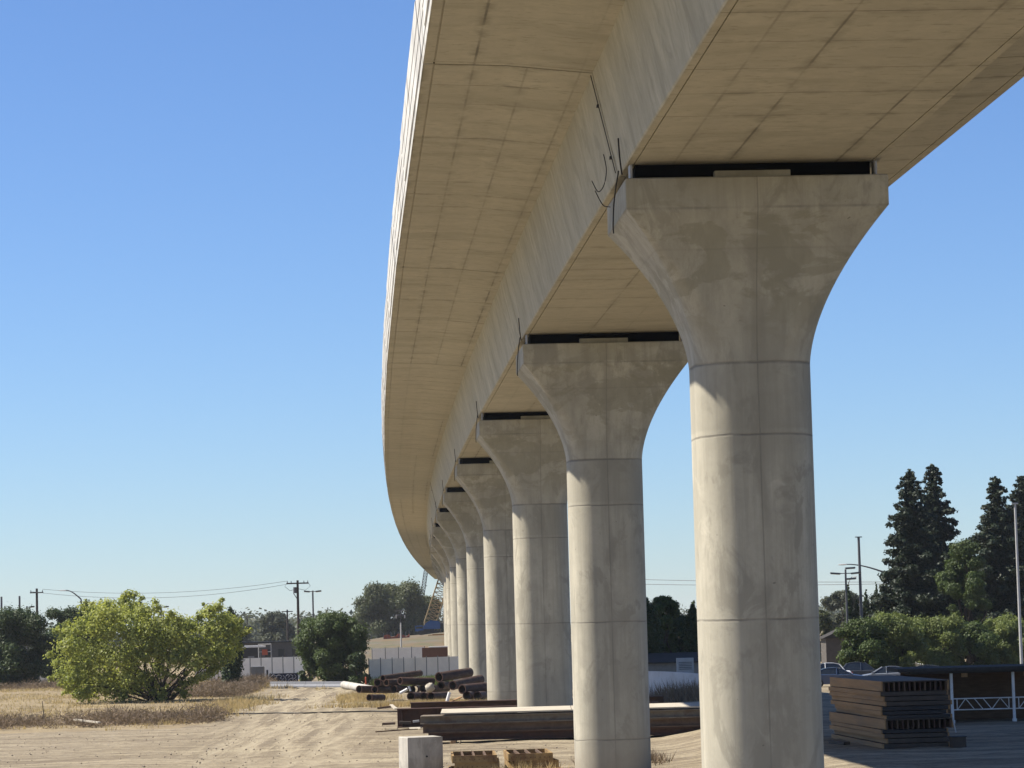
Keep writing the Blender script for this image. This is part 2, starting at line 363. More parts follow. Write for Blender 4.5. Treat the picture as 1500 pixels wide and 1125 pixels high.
# ---------------------------------------------------------------- ground
def axis_pts(segs):
    out = []
    for a, b, st in segs: out += list(np.arange(a, b, st))
    return np.array(out+[segs[-1][1]])
xs = axis_pts([(-3000, -900, 700), (-900, -160, 60), (-160, -64, 6), (-64, 32, .5), (32, 90, 4), (90, 900, 60), (900, 3000, 700)])
ys = axis_pts([(-400, 0, 100), (0, 70, 10), (70, 260, .5), (260, 420, 4), (420, 1200, 60), (1200, 4200, 600)])
X, Y = np.meshgrid(xs, ys)
def vnoise(x, y, seed):
    r = np.random.default_rng(seed); out = 0
    for k in range(5):
        a = r.uniform(0, 2*np.pi); f = r.uniform(.7, 1.4); out = out+np.sin((x*np.cos(a)+y*np.sin(a))*f+r.uniform(0, 6))
    return out/5
def road_x(y):  # centre of the haul road going away from the camera
    return np.interp(y, [90, 110, 135, 170, 200, 240, 275, 300], [-9, -10.5, -12.5, -14.2, -16, -17.4, -18.4, -19])
near = sstep(60, 90, Y)*(1-sstep(260, 330, Y))*sstep(-80, -60, X)*(1-sstep(30, 45, X))
Z = gz(X, Y) + near*(.05*vnoise(X*.5, Y*.35, 1)+.035*vnoise(X*1.3, Y*.9, 2)+.03*vnoise(X*.5, Y*2.6, 3)+rng.normal(0, .012, X.shape))
RX = road_x(Y); track = np.zeros_like(X)
for off in (-1.9, -.2, 1.1, 2.6, 4.0):
    w = np.exp(-((X-RX-off-.35*np.sin(Y*.09+off*3))/.28)**2)*sstep(95, 125, Y)*(1-sstep(255, 285, Y))
    track = np.maximum(track, w); Z -= .07*w
    e = np.exp(-((np.abs(X-RX-off-.35*np.sin(Y*.09+off*3))-.5)/.18)**2)*sstep(95, 125, Y)*(1-sstep(255, 285, Y)); Z += .035*e
# cross tracks in the foreground
for yy, sl in ((104, .03), (107.5, .0), (112, -.02), (116, .04), (121, .02), (128, -.03), (143, .02)):
    w = np.exp(-((Y-yy-sl*X-.5*np.sin(X*.12+yy))/.3)**2)*(1-sstep(4, 8, X)); Z -= .06*w; track = np.maximum(track, w*.7)
    Z += .05*np.exp(-((Y-yy-sl*X-.5*np.sin(X*.12+yy)-.7)/.25)**2)*(1-sstep(4, 8, X))
field = sstep(.4, -1.2, X-(np.interp(Y, [150, 160, 170, 185, 210, 253, 282, 300], [-60, -19, -18, -19, -20.9, -22, -22.6, -25])))*sstep(156, 164, Y+.0*X)
field = np.maximum(field, sstep(285, 300, Y)*.8)
field = np.maximum(field, np.exp(-((X+11.6)/2.0)**2-((Y-216)/12)**2)*.9)
field = np.maximum(field, np.exp(-((X-4)/3)**2-((Y-113)/3)**2)*.6)
nx, ny = len(xs), len(ys)
V = np.stack([X.ravel(), Y.ravel(), Z.ravel()], 1)
idx = np.arange(nx*ny).reshape(ny, nx)
Fq = np.stack([idx[:-1, :-1], idx[:-1, 1:], idx[1:, 1:], idx[1:, :-1]], -1).reshape(-1, 4)
def fast_mesh(name, V, Fq, tint=None):
    me = bpy.data.meshes.new(name); nf, k = Fq.shape
    me.vertices.add(len(V)); me.vertices.foreach_set('co', np.asarray(V, np.float32).ravel())
    me.loops.add(nf*k); me.loops.foreach_set('vertex_index', np.asarray(Fq, np.int32).ravel())
    me.polygons.add(nf); me.polygons.foreach_set('loop_start', np.arange(0, nf*k, k, dtype=np.int32))
    me.update(calc_edges=True)
    if tint is not None:
        a = me.attributes.new('tint', 'FLOAT', 'FACE'); a.data.foreach_set('value', np.asarray(tint, np.float32))
    return me
me = fast_mesh('ground', V, Fq)
roadm = np.exp(-((X-RX-1.0)/4.6)**4)*sstep(112, 135, Y)*(1-sstep(275, 295, Y))
for nm, arr in (('field', field), ('track', track), ('road', roadm)):
    a = me.attributes.new(nm, 'FLOAT', 'POINT'); a.data.foreach_set('value', arr.ravel().astype(np.float32))
me.polygons.foreach_set('use_smooth', [True]*len(me.polygons)); me.materials.append(MAT['dirt'])
o = bpy.data.objects.new('ground', me); col.objects.link(o); tag(o, kind='structure')

# ---------------------------------------------------------------- viaduct
TH0, KAP, DK = R(-3.5886), .00013, -.16067e-6
PX1, PY1, SPAN = 5.4756, 64.317, 36.889
N_SPAN = 21
def axis(s):
    n = 60; t = (np.arange(n)+.5)/n*s; h = TH0+KAP*t+DK*t*t/2
    return PX1+np.sin(h).sum()*s/n, PY1+np.cos(h).sum()*s/n
ZC, BAND, HALF, HD = 9.828, .694, 2.966, 2.175
ZSOF, ZWT, ZE = 10.211, 12.641, 12.913
COLR = 1.335; CORN = .92   # shaft: square with big rounded corners
def rrect(w, d, r, z, k=9):
    out = []
    for cx, cy, a0 in ((w-r, d-r, 0), (-(w-r), d-r, 90), (-(w-r), -(d-r), 180), (w-r, -(d-r), 270)):
        for i in range(k):
            a = R(a0+90*i/(k-1)); out.append((cx+r*math.cos(a), cy+r*math.sin(a), z))
    return out
piers = []
base = thing('bridge_pier', '', 'pier', (0, 0, 0))
H0 = -GZ
mb = MB(); zb = 5.72+H0
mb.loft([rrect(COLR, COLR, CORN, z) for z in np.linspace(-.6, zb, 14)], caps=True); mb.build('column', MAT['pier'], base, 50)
mb = MB(); rings = []
for t in np.linspace(0, 1, 22):   # t=1 at the foot of the flare
    q = (1-t)**1.75
    rings.append(rrect(COLR+(HALF-COLR)*q, COLR+(HD-COLR)*q, max(.02, CORN*(1-(1-t)**.9)), ZC-BAND+H0-t*(ZC-BAND-5.72)+ (0.002 if t == 1 else 0)))
rings = rings[::-1]
rings.append(rrect(HALF, HD, .02, ZC+H0-.03)); rings.append(rrect(HALF-.03, HD-.03, .02, ZC+H0))
mb.loft(rings); mb.build('pier_cap', MAT['pier'], base, 32)
gap = ZSOF-ZC
mb = MB(); mb.box((0, -1.15, ZC+H0+gap/2), (5.35, .9, gap-.01)); mb.box((0, 1.15, ZC+H0+gap/2), (5.35, .9, gap-.01)); mb.build('gap_blocker', MAT['shade_fill'], base)  # black filler added to block light through the bearing gap
for sy in (-1, 1):
    mb = MB(); mb.box((-.05, sy*1.72, ZC+H0+.09), (1.72, .3, .175)); mb.build('shear_key', MAT['deck'], base)
for sx in (-1, 1):
    mb = MB(); mb.box((sx*2.78, -1.55, ZC+H0+gap/2), (.06, .35, gap-.012)); mb.build('end_plate', MAT['metalpale'], base)
# loose tie wires hanging at the corner of the cap
def smooth(pts, k=6):
    pts = [Vector(p) for p in pts]; out = []
    for i in range(len(pts)-1):
        p0, p1, p2, p3 = pts[max(i-1, 0)], pts[i], pts[i+1], pts[min(i+2, len(pts)-1)]
        for j in range(k):
            t = j/k; out.append(.5*((2*p1)+(p2-p0)*t+(2*p0-5*p1+4*p2-p3)*t*t+(3*p1-p0-3*p2+p3)*t**3))
    return out+[pts[-1]]
def wire_part(pts, r=.017): mb = MB(); mb.tube(smooth(pts), r, 6); return mb
zt = ZC+H0
wire_part([(-2.99, -1.0, zt+.35), (-3.02, -.6, zt+.05), (-3.04, -.2, zt-.3), (-3.06, -.1, zt-.75), (-3.05, -.05, zt-.95)]).build('tie_wire', MAT['cable'], base)
wire_part([(-2.99, -1.7, zt+.15), (-3.04, -1.8, zt+.55), (-3.07, -1.9, zt+.95)], .02).build('tie_wire', MAT['cable'], base)
for i in range(N_SPAN):
    x, y = axis(i*SPAN); h = TH0+KAP*i*SPAN+DK*(i*SPAN)**2/2
    p = base if i == 0 else copy_tree(base)
    if i > 8:   # too far away to show them
        for ch in list(p.children):
            if ch.name.split('.')[0] in ('tie_wire', 'end_plate'): bpy.data.objects.remove(ch)
    p.location = (x, y, GZ); p.rotation_euler = (0, 0, -h); piers.append(p)
    p['group'] = 'flared piers carrying the viaduct'
    p['label'] = ('nearest and largest flared concrete pier, right of centre in the picture' if i == 0 else
                  'flared concrete pier, %s in the row counting away from the camera' % (ORD[i] if i < 20 else 'farthest'))
# curled loose cable at the nearest pier
x0, y0 = axis(0)
def loc1(p): return Vector(p)
mb = MB(); mb.tube(smooth([(-3.17, .55, zt+1.0), (-3.12, .5, zt+.62), (-3.18, .6, zt+.28), (-3.30, .8, zt+.16), (-3.42, 1.0, zt+.45)]), .012, 6)
mb.tube(smooth([(-3.36, .9, zt+.2), (-3.2, .8, zt-.15), (-3.06, .5, zt-.25)]), .012, 6); o = mb.build('curled_wire', MAT['cable'], piers[0])

# span template, local y along the deck
LY = (0.045, SPAN-.045)
def sweep(poly, name, mat, parent, step=2.306, closed=True):
    """polygon in (x,z) swept along y, UV = (along, perimeter)"""
    n = len(poly); k = int(round((LY[1]-LY[0])/step)); yy = np.linspace(LY[0], LY[1], k+1)
    V = [(a, t, b) for t in yy for a, b in poly]; Fc = []; UVs = []
    per = [0]
    for i in range(n): a = poly[i]; b = poly[(i+1) % n]; per.append(per[-1]+math.hypot(b[0]-a[0], b[1]-a[1]))
    for j in range(k):
        for i in range(n):
            i2 = (i+1) % n
            Fc.append((j*n+i, j*n+i2, (j+1)*n+i2, (j+1)*n+i)); UVs += [(yy[j], per[i]), (yy[j], per[i+1]), (yy[j+1], per[i+1]), (yy[j+1], per[i])]
    Fc += [tuple(range(n-1, -1, -1)), tuple(range(k*n, k*n+n))]; UVs += [(0, 0)]*(2*n)
    me = bpy.data.meshes.new(name); me.from_pydata(V, [], Fc); me.update()
    uv = me.uv_layers.new(name='UVMap'); uv.data.foreach_set('uv', np.array(UVs, np.float32).ravel())
    me.materials.append(mat); o = bpy.data.objects.new(name, me); col.objects.link(o); o.parent = parent; return o
span0 = thing('deck_span', '', 'bridge deck')
gw, gd = .03, .035
b0 = ZSOF
# box: left web top -> left bottom -> groove -> ... (counter-clockwise seen from -y)
box = [(-3.43, ZWT+.1), (-3.43, ZWT), (-2.90, b0+.03), (-2.87, b0), (-2.72, b0), (-2.72, b0+gd), (-2.72+gw, b0+gd), (-2.72+gw, b0)]
box += [(-x, z) for x, z in box[::-1]]
sweep(box, 'box_girder', MAT['deck'], span0)
for sgn, nm in ((-1, 'deck_overhang'), (1, 'deck_overhang')):
    pl = [(-7.35, ZE), (-7.12, ZE), (-7.12, ZE+.03), (-7.08, ZE+.03), (-7.08, ZE-.004), (-5.37, ZWT+.20), (-3.425, ZWT), (-3.38, ZWT+.3), (-3.38, ZE+.33), (-7.35, ZE+.33)]
    if sgn > 0: pl = [(-x, z) for x, z in pl[::-1]]
    sweep(pl, nm, MAT['deck'], span0)
mb = MB(); mb.box((0, -.0, ZE+.12), (14.4, .084, .2)); mb.box((0, 0, (b0+ZWT)/2+.2), (5.9, .084, ZWT-b0-.5)); mb.build('joint_blocker', MAT['shade_fill'], span0)  # dark filler added so no light leaks through the deck joint
sweep([(-3.375, ZWT+.11), (3.375, ZWT+.11), (3.375, ZE+.33), (-3.375, ZE+.33)], 'deck_top', MAT['deck'], span0)
for sgn in (-1, 1):
    mb = MB(); n = 12
    for k in range(n):
        y0_, y1_ = LY[0]+k*(LY[1]-LY[0])/n+.012, LY[0]+(k+1)*(LY[1]-LY[0])/n-.012
        j = random.uniform(-.012, .012)
        pl = [(-7.353, ZE+.02), (-7.37-.0, ZE+.20), (-7.40-j, ZE+.23), (-7.42-j, ZE+.62), (-7.435-j, ZE+.635), (-7.455-j, ZE+1.02), (-7.47-j, ZE+1.035), (-7.50-j, ZE+1.5), (-7.30, ZE+1.5), (-7.18, ZE+.335), (-7.352, ZE+.335)]
        mb.prism([(x*-sgn, z) for x, z in pl], y0_, y1_)
    mb.build('parapet', MAT['parapet'], span0)
mb = MB(); mb.tube([(-3.47, .0, ZWT-.05), (-3.47+.53*.97, .0, b0+.08)], .011, 8); mb.build('joint_pipe', MAT['cable'], span0)
for q in (.32, .82):
    mb = MB(); mb.box((-3.50+.53*q, -.02, ZWT-(ZWT-b0)*q), (.05, .16, .06)); mb.build('clamp', MAT['cable'], span0)
spans = []
for i in range(-1, N_SPAN-1):
    x, y = axis(i*SPAN) if i >= 0 else (PX1-math.sin(TH0)*SPAN, PY1-math.cos(TH0)*SPAN)
    x1, y1 = axis((i+1)*SPAN) if i+1 > 0 else (PX1, PY1)
    o = span0 if i == -1 else copy_tree(span0)
    if i not in (0,):
        for ch in list(o.children):
            if ch.name.split('.')[0] in ('joint_pipe', 'clamp') and i != 5: 
                if i != -1: bpy.data.objects.remove(ch)
    o.location = (x, y, 0); o.rotation_euler = (0, 0, -math.atan2(x1-x, y1-y)); spans.append(o)
    o['group'] = 'concrete box deck spans of the viaduct'
    o['label'] = ('concrete box deck span overhead at the top, ending on the nearest pier' if i == -1 else
                  'concrete box deck span running from the %s pier to the one behind it' % (ORD[i] if i < 20 else 'last'))

# ---------------------------------------------------------------- foliage tools
def leaves(name, C, RAD, n, size, mat, parent, squash=.85, shell=.55, up=.35, seed=0, elong=1.6, wsel=None, fuzz=.28):
    """n leaf faces scattered through the volume of many overlapping clumps"""
    r = np.random.default_rng(seed); C = np.asarray(C, float); RAD = np.asarray(RAD, float)
    w = RAD**2 if wsel is None else wsel; w = w/w.sum()
    k = r.choice(len(C), n, p=w)
    d = r.normal(size=(n, 3)); d /= np.linalg.norm(d, axis=1)[:, None]
    rad = r.uniform(0, 1, n)**(1/3.)*(1-shell)+shell*r.uniform(.75, 1.08, n)
    rad *= 1+fuzz*r.normal(size=n)
    pos = C[k]+d*(RAD[k]*rad)[:, None]*np.array([1, 1, squash])
    nrm = d+np.array([0, 0, up])+r.normal(scale=.6, size=(n, 3)); nrm /= np.linalg.norm(nrm, axis=1)[:, None]
    t = np.cross(nrm, r.normal(size=(n, 3))); t /= np.linalg.norm(t, axis=1)[:, None]; b = np.cross(nrm, t)
    s = size*r.uniform(.55, 1.3, n)[:, None]
    V = np.stack([pos-t*s*elong/2, pos+b*s/2+nrm*s*.08, pos+t*s*elong/2, pos-b*s/2+nrm*s*.08], 1).reshape(-1, 3)
    Fq = np.arange(n*4).reshape(n, 4)
    clump = r.uniform(0, 1, len(C))
    tint = np.clip(.55*clump[k]+.45*r.uniform(0, 1, n), 0, 1)
    me = fast_mesh(name, V, Fq, tint); me.materials.append(mat)
    o = bpy.data.objects.new(name, me); col.objects.link(o); o.parent = parent; return o

def limbs(mb, base, targets, r0, seed=0, stems=1, spread=.3):
    r = np.random.default_rng(seed); base = Vector(base)
    for i, t in enumerate(targets):
        t = Vector(t); b = base+Vector((r.uniform(-spread, spread), r.uniform(-spread, spread), 0)) if stems > 1 else base
        mid = b.lerp(t, .45)+Vector((r.normal()*.06, r.normal()*.06, .10))*((t-b).length)
        mb.tube([b, b.lerp(mid, .5)+Vector((r.normal(), r.normal(), 0))*.05*(t-b).length, mid, mid.lerp(t, .55)+Vector((r.normal(), r.normal(), r.normal()))*.04*(t-b).length, t],
                [r0, r0*.8, r0*.55, r0*.32, r0*.10], 6)

def broadleaf(name, label, cat, px, d, top, wpx, mat, n, leaf, seed, group=None, clumps=26, base_frac=.18, bark='barkdark', shape=1.0, nostem=False, depth=1.0, sq=.85, basepx=None):
    """a tree whose crown is wpx photo pixels wide at distance d and reaches up to photo row top"""
    g0 = G(px, d); tp = P(px, top, d).z; h = tp-g0.z; w = wpx/F_PX*d/2
    r = np.random.default_rng(seed); t = thing(name, label, cat, g0, r.uniform(0, 6.28)*0, group)
    C = []; RR = []
    clumps *= 2
    for i in range(clumps):
        q = (i+.5)/clumps; zf = base_frac+(1-base_frac)*r.uniform(.02, .9)
        prof = math.sin(math.pi*min(1, max(.12, (zf-base_frac)/(1-base_frac)*.68+.16)))**.7*shape
        a = r.uniform(0, 6.28); rr = math.sqrt(r.uniform(0, 1))*.84*w*prof
        rad = w*r.uniform(.10, .27)
        C.append((rr*math.cos(a), rr*math.sin(a)*depth, min(zf*h, h-rad*.85))); RR.append(rad)
    C += [(w*.05, 0, h-w*.20), (-w*.16, w*.1, h-w*.30), (w*.22, -w*.08, h-w*.33), (0, 0, h-w*.45)]; RR += [w*.19, w*.24, w*.25, w*.34]
    leaves('crown', C, RR, int(n*2.3), leaf*.58, mat, t, sq, seed=seed)
    mb = MB(); tt = [C[i] for i in np.linspace(0, clumps-1, min(9, clumps)).astype(int)]
    r0 = max(.12, h*.022)
    mb.tube([(0, 0, -.3), (.02*h, 0, h*.12), (0, .01*h, h*.3)], [r0*1.5, r0*1.15, r0], 8)
    limbs(mb, (0, .0, h*.16), tt, r0*.75, seed); mb.build('trunk', MAT[bark], t, 60)
    return t

def conifer(name, label, px, d, top, wpx, n, seed, group=None, leaf=.24, mat='leaf_red', low=.10, power=.8, gapz=0):
    g0 = G(px, d); h = P(px, top, d).z-g0.z; w = wpx/F_PX*d/2; r = np.random.default_rng(seed)
    t = thing(name, label, 'tree', g0, 0, group); C = []; RR = []; mb = MB()
    mb.tube([(0, 0, -.3), (0, 0, h*.5), (0, 0, h*.98)], [h*.022, h*.013, .04], 8)
    z = low*h
    while z < h*.985:
        f = 1-z/h; R_ = 1.38*w*(f**power)*r.uniform(.72, 1.15)+.12; nb = 5 if f > .2 else 4
        a0 = r.uniform(0, 6.28)
        for k in range(nb):
            a = a0+6.28*k/nb+r.uniform(-.4, .4); L = R_*r.uniform(.62, 1.1); el = r.uniform(-.12, .30)
            tip = (L*math.cos(a), L*math.sin(a), z+L*el)
            mb.tube([(0, 0, z), (tip[0]*.6, tip[1]*.6, z+L*el*.4), tip], [.05+.05*f, .04, .015], 4)
            for q in np.linspace(.25, 1.0, max(2, int(L/.55))):
                C.append((tip[0]*q, tip[1]*q, z+L*el*q*q+r.normal()*.06)); RR.append(.25*L*(1.15-.7*q)+.16)
        z += h*r.uniform(.022, .036)*(0.55+.6*f)
    C += [(0, 0, h*.985), (0.03, 0, h*.97), (0, .02, h*.955), (0, 0, h*.94)]; RR += [.17, .22, .27, .32]
    leaves('crown', C, RR, int(n*3.2), leaf*.9, MAT[mat], t, .7, shell=.3, up=.5, seed=seed, elong=1.5, wsel=np.asarray(RR)**1.6)
    mb.build('trunk', MAT['barkdark'], t, 60); return t

def cypress(label, px, d, top, wpx, n, seed, group=None, leaf=.25):
    g0 = G(px, d); h = P(px, top, d).z-g0.z; w = wpx/F_PX*d/2; r = np.random.default_rng(seed)
    t = thing('cypress_tree', label, 'tree', g0, 0, group); C = []; RR = []
    for i in range(34):
        z = .03+.95*(i/33.); pr = min(1, (1-z)*3.0+.1)*min(1, .55+z*2)
        a = r.uniform(0, 6.28); C.append((w*.35*pr*math.cos(a), w*.35*pr*math.sin(a), z*h)); RR.append(w*pr*r.uniform(.55, .8))
    leaves('crown', C, RR, n*2, leaf*.62, MAT['leaf_dark'], t, 1.5, seed=seed, shell=.6)
    mb = MB(); mb.tube([(0, 0, -.3), (0, 0, h*.5), (0, 0, h*.9)], [w*.22, w*.12, .03], 7); mb.build('trunk', MAT['barkdark'], t, 60); return t

# the big lime-green bush on the left, many stems
D_B = 217.
bb = G(232, D_B); bush = thing('wild_bush', 'large sprawling lime green bush with many stems beside the dirt road', 'bush', bb)
cl = [(110, 950, 26), (135, 915, 30), (95, 985, 18), (120, 995, 24), (165, 905, 26), (150, 960, 36), (160, 1000, 30), (128, 1015, 16), (195, 890, 18), (200, 925, 34), (185, 965, 34),
      (185, 1012, 20), (215, 900, 20), (235, 915, 26), (225, 950, 34), (215, 995, 26), (255, 935, 30), (262, 918, 16), (262, 965, 28), (285, 945, 28), (290, 975, 22), (310, 925, 24),
      (330, 905, 18), (322, 890, 12), (340, 920, 14), (345, 938, 9), (335, 955, 14), (310, 960, 22), (305, 985, 13), (272, 1000, 12), (268, 1018, 9), (140, 885+12, 14), (100, 930, 14), (105, 1008, 12), (300, 897, 10), (240, 1015, 12), (363, 925, 5)]
r = np.random.default_rng(3); C = []; RR = []
for px, py, rp in cl:
    for dy in (r.uniform(-3.6, -.6), r.uniform(.2, 3.4)):
        for _ in range(3):
            a_ = r.uniform(0, 6.28); q_ = P(px+1.05*rp*math.cos(a_), py+.95*rp*math.sin(a_)-2, D_B)-bb
            if q_.z > .3: C.append((q_.x, q_.y+dy*min(1, rp/24)+r.normal()*.3, q_.z)); RR.append(rp/F_PX*D_B*r.uniform(.18, .42))
        p = P(px+r.normal()*2, py+r.normal()*2, D_B)-bb; C.append((p.x, p.y+dy*min(1, rp/24), p.z)); RR.append(rp/F_PX*D_B*r.uniform(.5, .88))
leaves('foliage', C, RR, 62000, .15, MAT['leaf_lime'], bush, .85, shell=.25, seed=4, wsel=np.asarray(RR)**1.6, fuzz=.5)
mb = MB(); limbs(mb, (0, 0, -.1), [C[i] for i in range(0, len(C), 9)], .085, 8, stems=12, spread=.9)
for px, py in ((165, 876), (178, 868), (190, 872), (200, 866), (184, 880), (210, 872)):   # bare twigs at the top
    p = P(px, py, D_B)-bb; b = P(188, 905, D_B)-bb
    mb.tube([b, b.lerp(p, .5)+Vector((.1, 0, .1)), p], [.05, .03, .012], 5)
mb.build('stems', MAT['barkdark'], bush, 60)
GT = 'trees along the far left of the lot'
broadleaf('dark_tree', 'dark green rounded tree at the left edge, tallest of the left row', 'tree', 22, 285, 890, 130, MAT['leaf_dark'], 26000, .27, 21, GT, 30, .05)
broadleaf('dark_tree', 'dark green tree with pale lamp arm above, just left of the lime bush', 'tree', 104, 300, 887, 106, MAT['leaf_dark'], 18000, .27, 22, GT, 34, .05)
broadleaf('dark_tree', 'low dark tree filling the gap behind the lime bush left side', 'tree', 75, 295, 925, 60, MAT['leaf_dark'], 9000, .27, 23, GT, 16, .03)
cypress('dark columnar cypress behind the right end of the lime bush', 338, 255, 888, 33, 9000, 24)
broadleaf('leafy_tree', 'bushy mid green tree by the graffiti panel, standing before the screen fence', 'tree', 490, 262, 895, 108, MAT['leaf_mid'], 30000, .24, 25, None, 34, .02, sq=.95)
broadleaf('dark_bush', 'small dark bush hugging the right foot of the leafy tree', 'bush', 525, 258, 955, 40, MAT['leaf_dark'], 6000, .24, 26, None, 12, .02)
broadleaf('leafy_tree', 'small rounded green tree close against the graffiti panel', 'tree', 452, 264, 905, 44, MAT['leaf_mid'], 8000, .24, 27, None, 14, .05)
broadleaf('big_tree', 'large olive green tree behind the fence beside the yellow crane boom', 'tree', 570, 640, 853, 122, MAT['leaf_olive'], 34000, .55, 28, None, 34, .03)
broadleaf('big_tree', 'dark tree behind the crane boom, partly hidden by the far piers', 'tree', 628, 660, 872, 86, MAT['leaf_olive'], 16000, .55, 29, None, 20, .03)
broadleaf('far_tree', 'hazy grey green domed tree in the far distance left of the utility pole', 'tree', 407, 620, 895, 56, MAT['leaf_grey'], 10000, .5, 30, None, 20, .05)
broadleaf('far_tree', 'low hazy tree left of the domed tree behind the site shed', 'tree', 352, 600, 912, 40, MAT['leaf_grey'], 5000, .5, 31, None, 14, .05)
# between the two nearest piers
broadleaf('dark_tree', 'tall dark tree seen between the two nearest piers', 'tree', 972, 240, 872, 62, MAT['leaf_mid'], 16000, .26, 32, None, 26, .03)
broadleaf('dark_tree', 'low dark spreading tree filling the gap between the two nearest piers', 'tree', 988, 246, 896, 96, MAT['leaf_dark'], 16000, .26, 35, None, 26, .01)
cypress('dark cypress against the left side gap between the two nearest piers', 951, 232, 876, 42, 10000, 33)
cypress('slim dark cypress touching the nearest pier on its left', 1018, 236, 880, 30, 8000, 34)
# right hand side
GR = 'tall redwoods on the right'
conifer('redwood_tree', 'tall dark redwood with a pointed top, left of the twin pair', 1342, 275, 684, 118, 42000, 41, GR)
conifer('redwood_tree', 'tall dark redwood with a slim top, right of the twin pair', 1376, 283, 677, 104, 36000, 42, GR)
conifer('redwood_tree', 'dark redwood at the right edge behind the pale light pole', 1468, 275, 697, 128, 44000, 43, GR)
conifer('redwood_tree', 'redwood cut by the right edge of the picture', 1506, 287, 696, 120, 30000, 44, GR)
broadleaf('mid_tree', 'softer green tree filling the gap between the redwoods', 'tree', 1418, 264, 790, 84, MAT['leaf_mid'], 22000, .26, 45, None, 28, .03, sq=.8)
GH = 'sunlit shrubs behind the parked cars'
for i, (px, top, w, lab, mt) in enumerate(((1262, 905, 66, 'feathery sunlit shrub, leftmost behind the parked cars', 'leaf_mid'), (1312, 898, 80, 'sunlit shrub behind the cars below the twin redwoods', 'leaf_hedge'),
        (1372, 903, 72, 'sunlit shrub behind the left end of the open shed roof', 'leaf_hedge'), (1428, 912, 70, 'darker shrub behind the open shed roof', 'leaf_mid'), (1478, 900, 70, 'bright shrub behind the shed at the right edge', 'leaf_hedge'))):
    broadleaf('tall_shrub', lab, 'shrub', px, 242+3*i, top, w*1.38, MAT[mt], 19000, .24, 50+i, GH, 22, .02, sq=.9)
broadleaf('far_tree', 'hazy pale tree far behind the lamp posts right of the nearest pier', 'tree', 1235, 430, 864, 66, MAT['leaf_grey'], 12000, .4, 60, None, 24, .05)
broadleaf('far_tree', 'hazy green tree showing right beside the nearest pier', 'tree', 1200, 330, 893, 46, MAT['leaf_olive'], 9000, .32, 61, None, 16, .03)
GC = 'slim cypresses beyond the parking lot'
for px, top, w, lab in ((1246, 855, 13, 'slim cypress directly behind the four headed lamp post'), (1258, 877, 14, 'short cypress between the two lamp posts'), (1272, 862, 12, 'slim cypress just right of the tall light pole'), (1280, 870, 9, 'small pointed cypress, second right of the tall light pole'), (1287, 851, 11, 'tall slim cypress beside the twin redwoods')):
    cypress(lab, px, 300, top, w, 2600, px, GC, .26)

# ---------------------------------------------------------------- dry grass, brush, weeds
def blades(name, pts, hts, n_each, mat, lean=.45, width=.035, seed=0, spread=.18):
    r = np.random.default_rng(seed); P0 = np.repeat(np.asarray(pts, float), n_each, 0); hh = np.repeat(np.asarray(hts, float), n_each)
    n = len(P0); P0 = P0+np.c_[r.normal(scale=spread, size=(n, 2)), np.zeros(n)]
    d = np.c_[r.normal(scale=lean, size=(n, 2)), np.ones(n)]; d /= np.linalg.norm(d, axis=1)[:, None]
    hh = hh*r.uniform(.5, 1.1, n); a = r.uniform(0, 6.28, n); s = np.c_[np.cos(a), np.sin(a), 0*a]*width*r.uniform(.6, 1.4, n)[:, None]
    tip = P0+d*hh[:, None]+np.c_[r.normal(scale=.08, size=(n, 2)), np.zeros(n)]*hh[:, None]
    V = np.stack([P0-s, P0+s, tip], 1).reshape(-1, 3); tint = r.uniform(0, 1, n)
    me = fast_mesh(name, V, np.arange(n*3).reshape(n, 3), tint); me.materials.append(mat)
    o = bpy.data.objects.new(name, me); col.objects.link(o); return o
def scatter(n, fn, seed):
    r = np.random.default_rng(seed); out = []
    while len(out) < n:
        p = fn(r)
        if p is not None: out.append((p[0], p[1], float(gz(p[0], p[1]))-.03))
    return np.array(out)
LX = lambda y: np.interp(y, [150, 160, 170, 185, 210, 253, 282, 300], [-60, -19, -18.3, -19.3, -21.2, -22.4, -23, -25])
def f_field(r):
    y = r.uniform(166, 296); x = r.uniform(-70, LX(y)-.2); return (x, y) if vnoise(x*.25, y*.2, 7)+r.normal()*.3 > -.15 else None
pts = scatter(5200, f_field, 1); o = blades('dry_grass', pts, np.full(len(pts), .30), 7, MAT['straw'], .5, .03, 1, .35); tag(o, 'low golden dry grass over the field left of the dirt road', 'grass', kind='stuff')
def f_patch(r):
    k = r.integers(0, 4)
    c = [(-11.8, 216, .9, 6), (-20.6, 196, .9, 12), (-24.6, 262, 2.5, 5), (-6.2, 193.5, 3.0, .8)][k]
    return (c[0]+r.normal()*c[2], c[1]+r.normal()*c[3])
pts = scatter(1500, f_patch, 2); o = blades('straw_tufts', pts, np.full(len(pts), .5), 14, MAT['straw'], .35, .03, 2, .25); tag(o, 'taller golden straw tufts at the road edge and round the pipes', 'grass', kind='stuff')
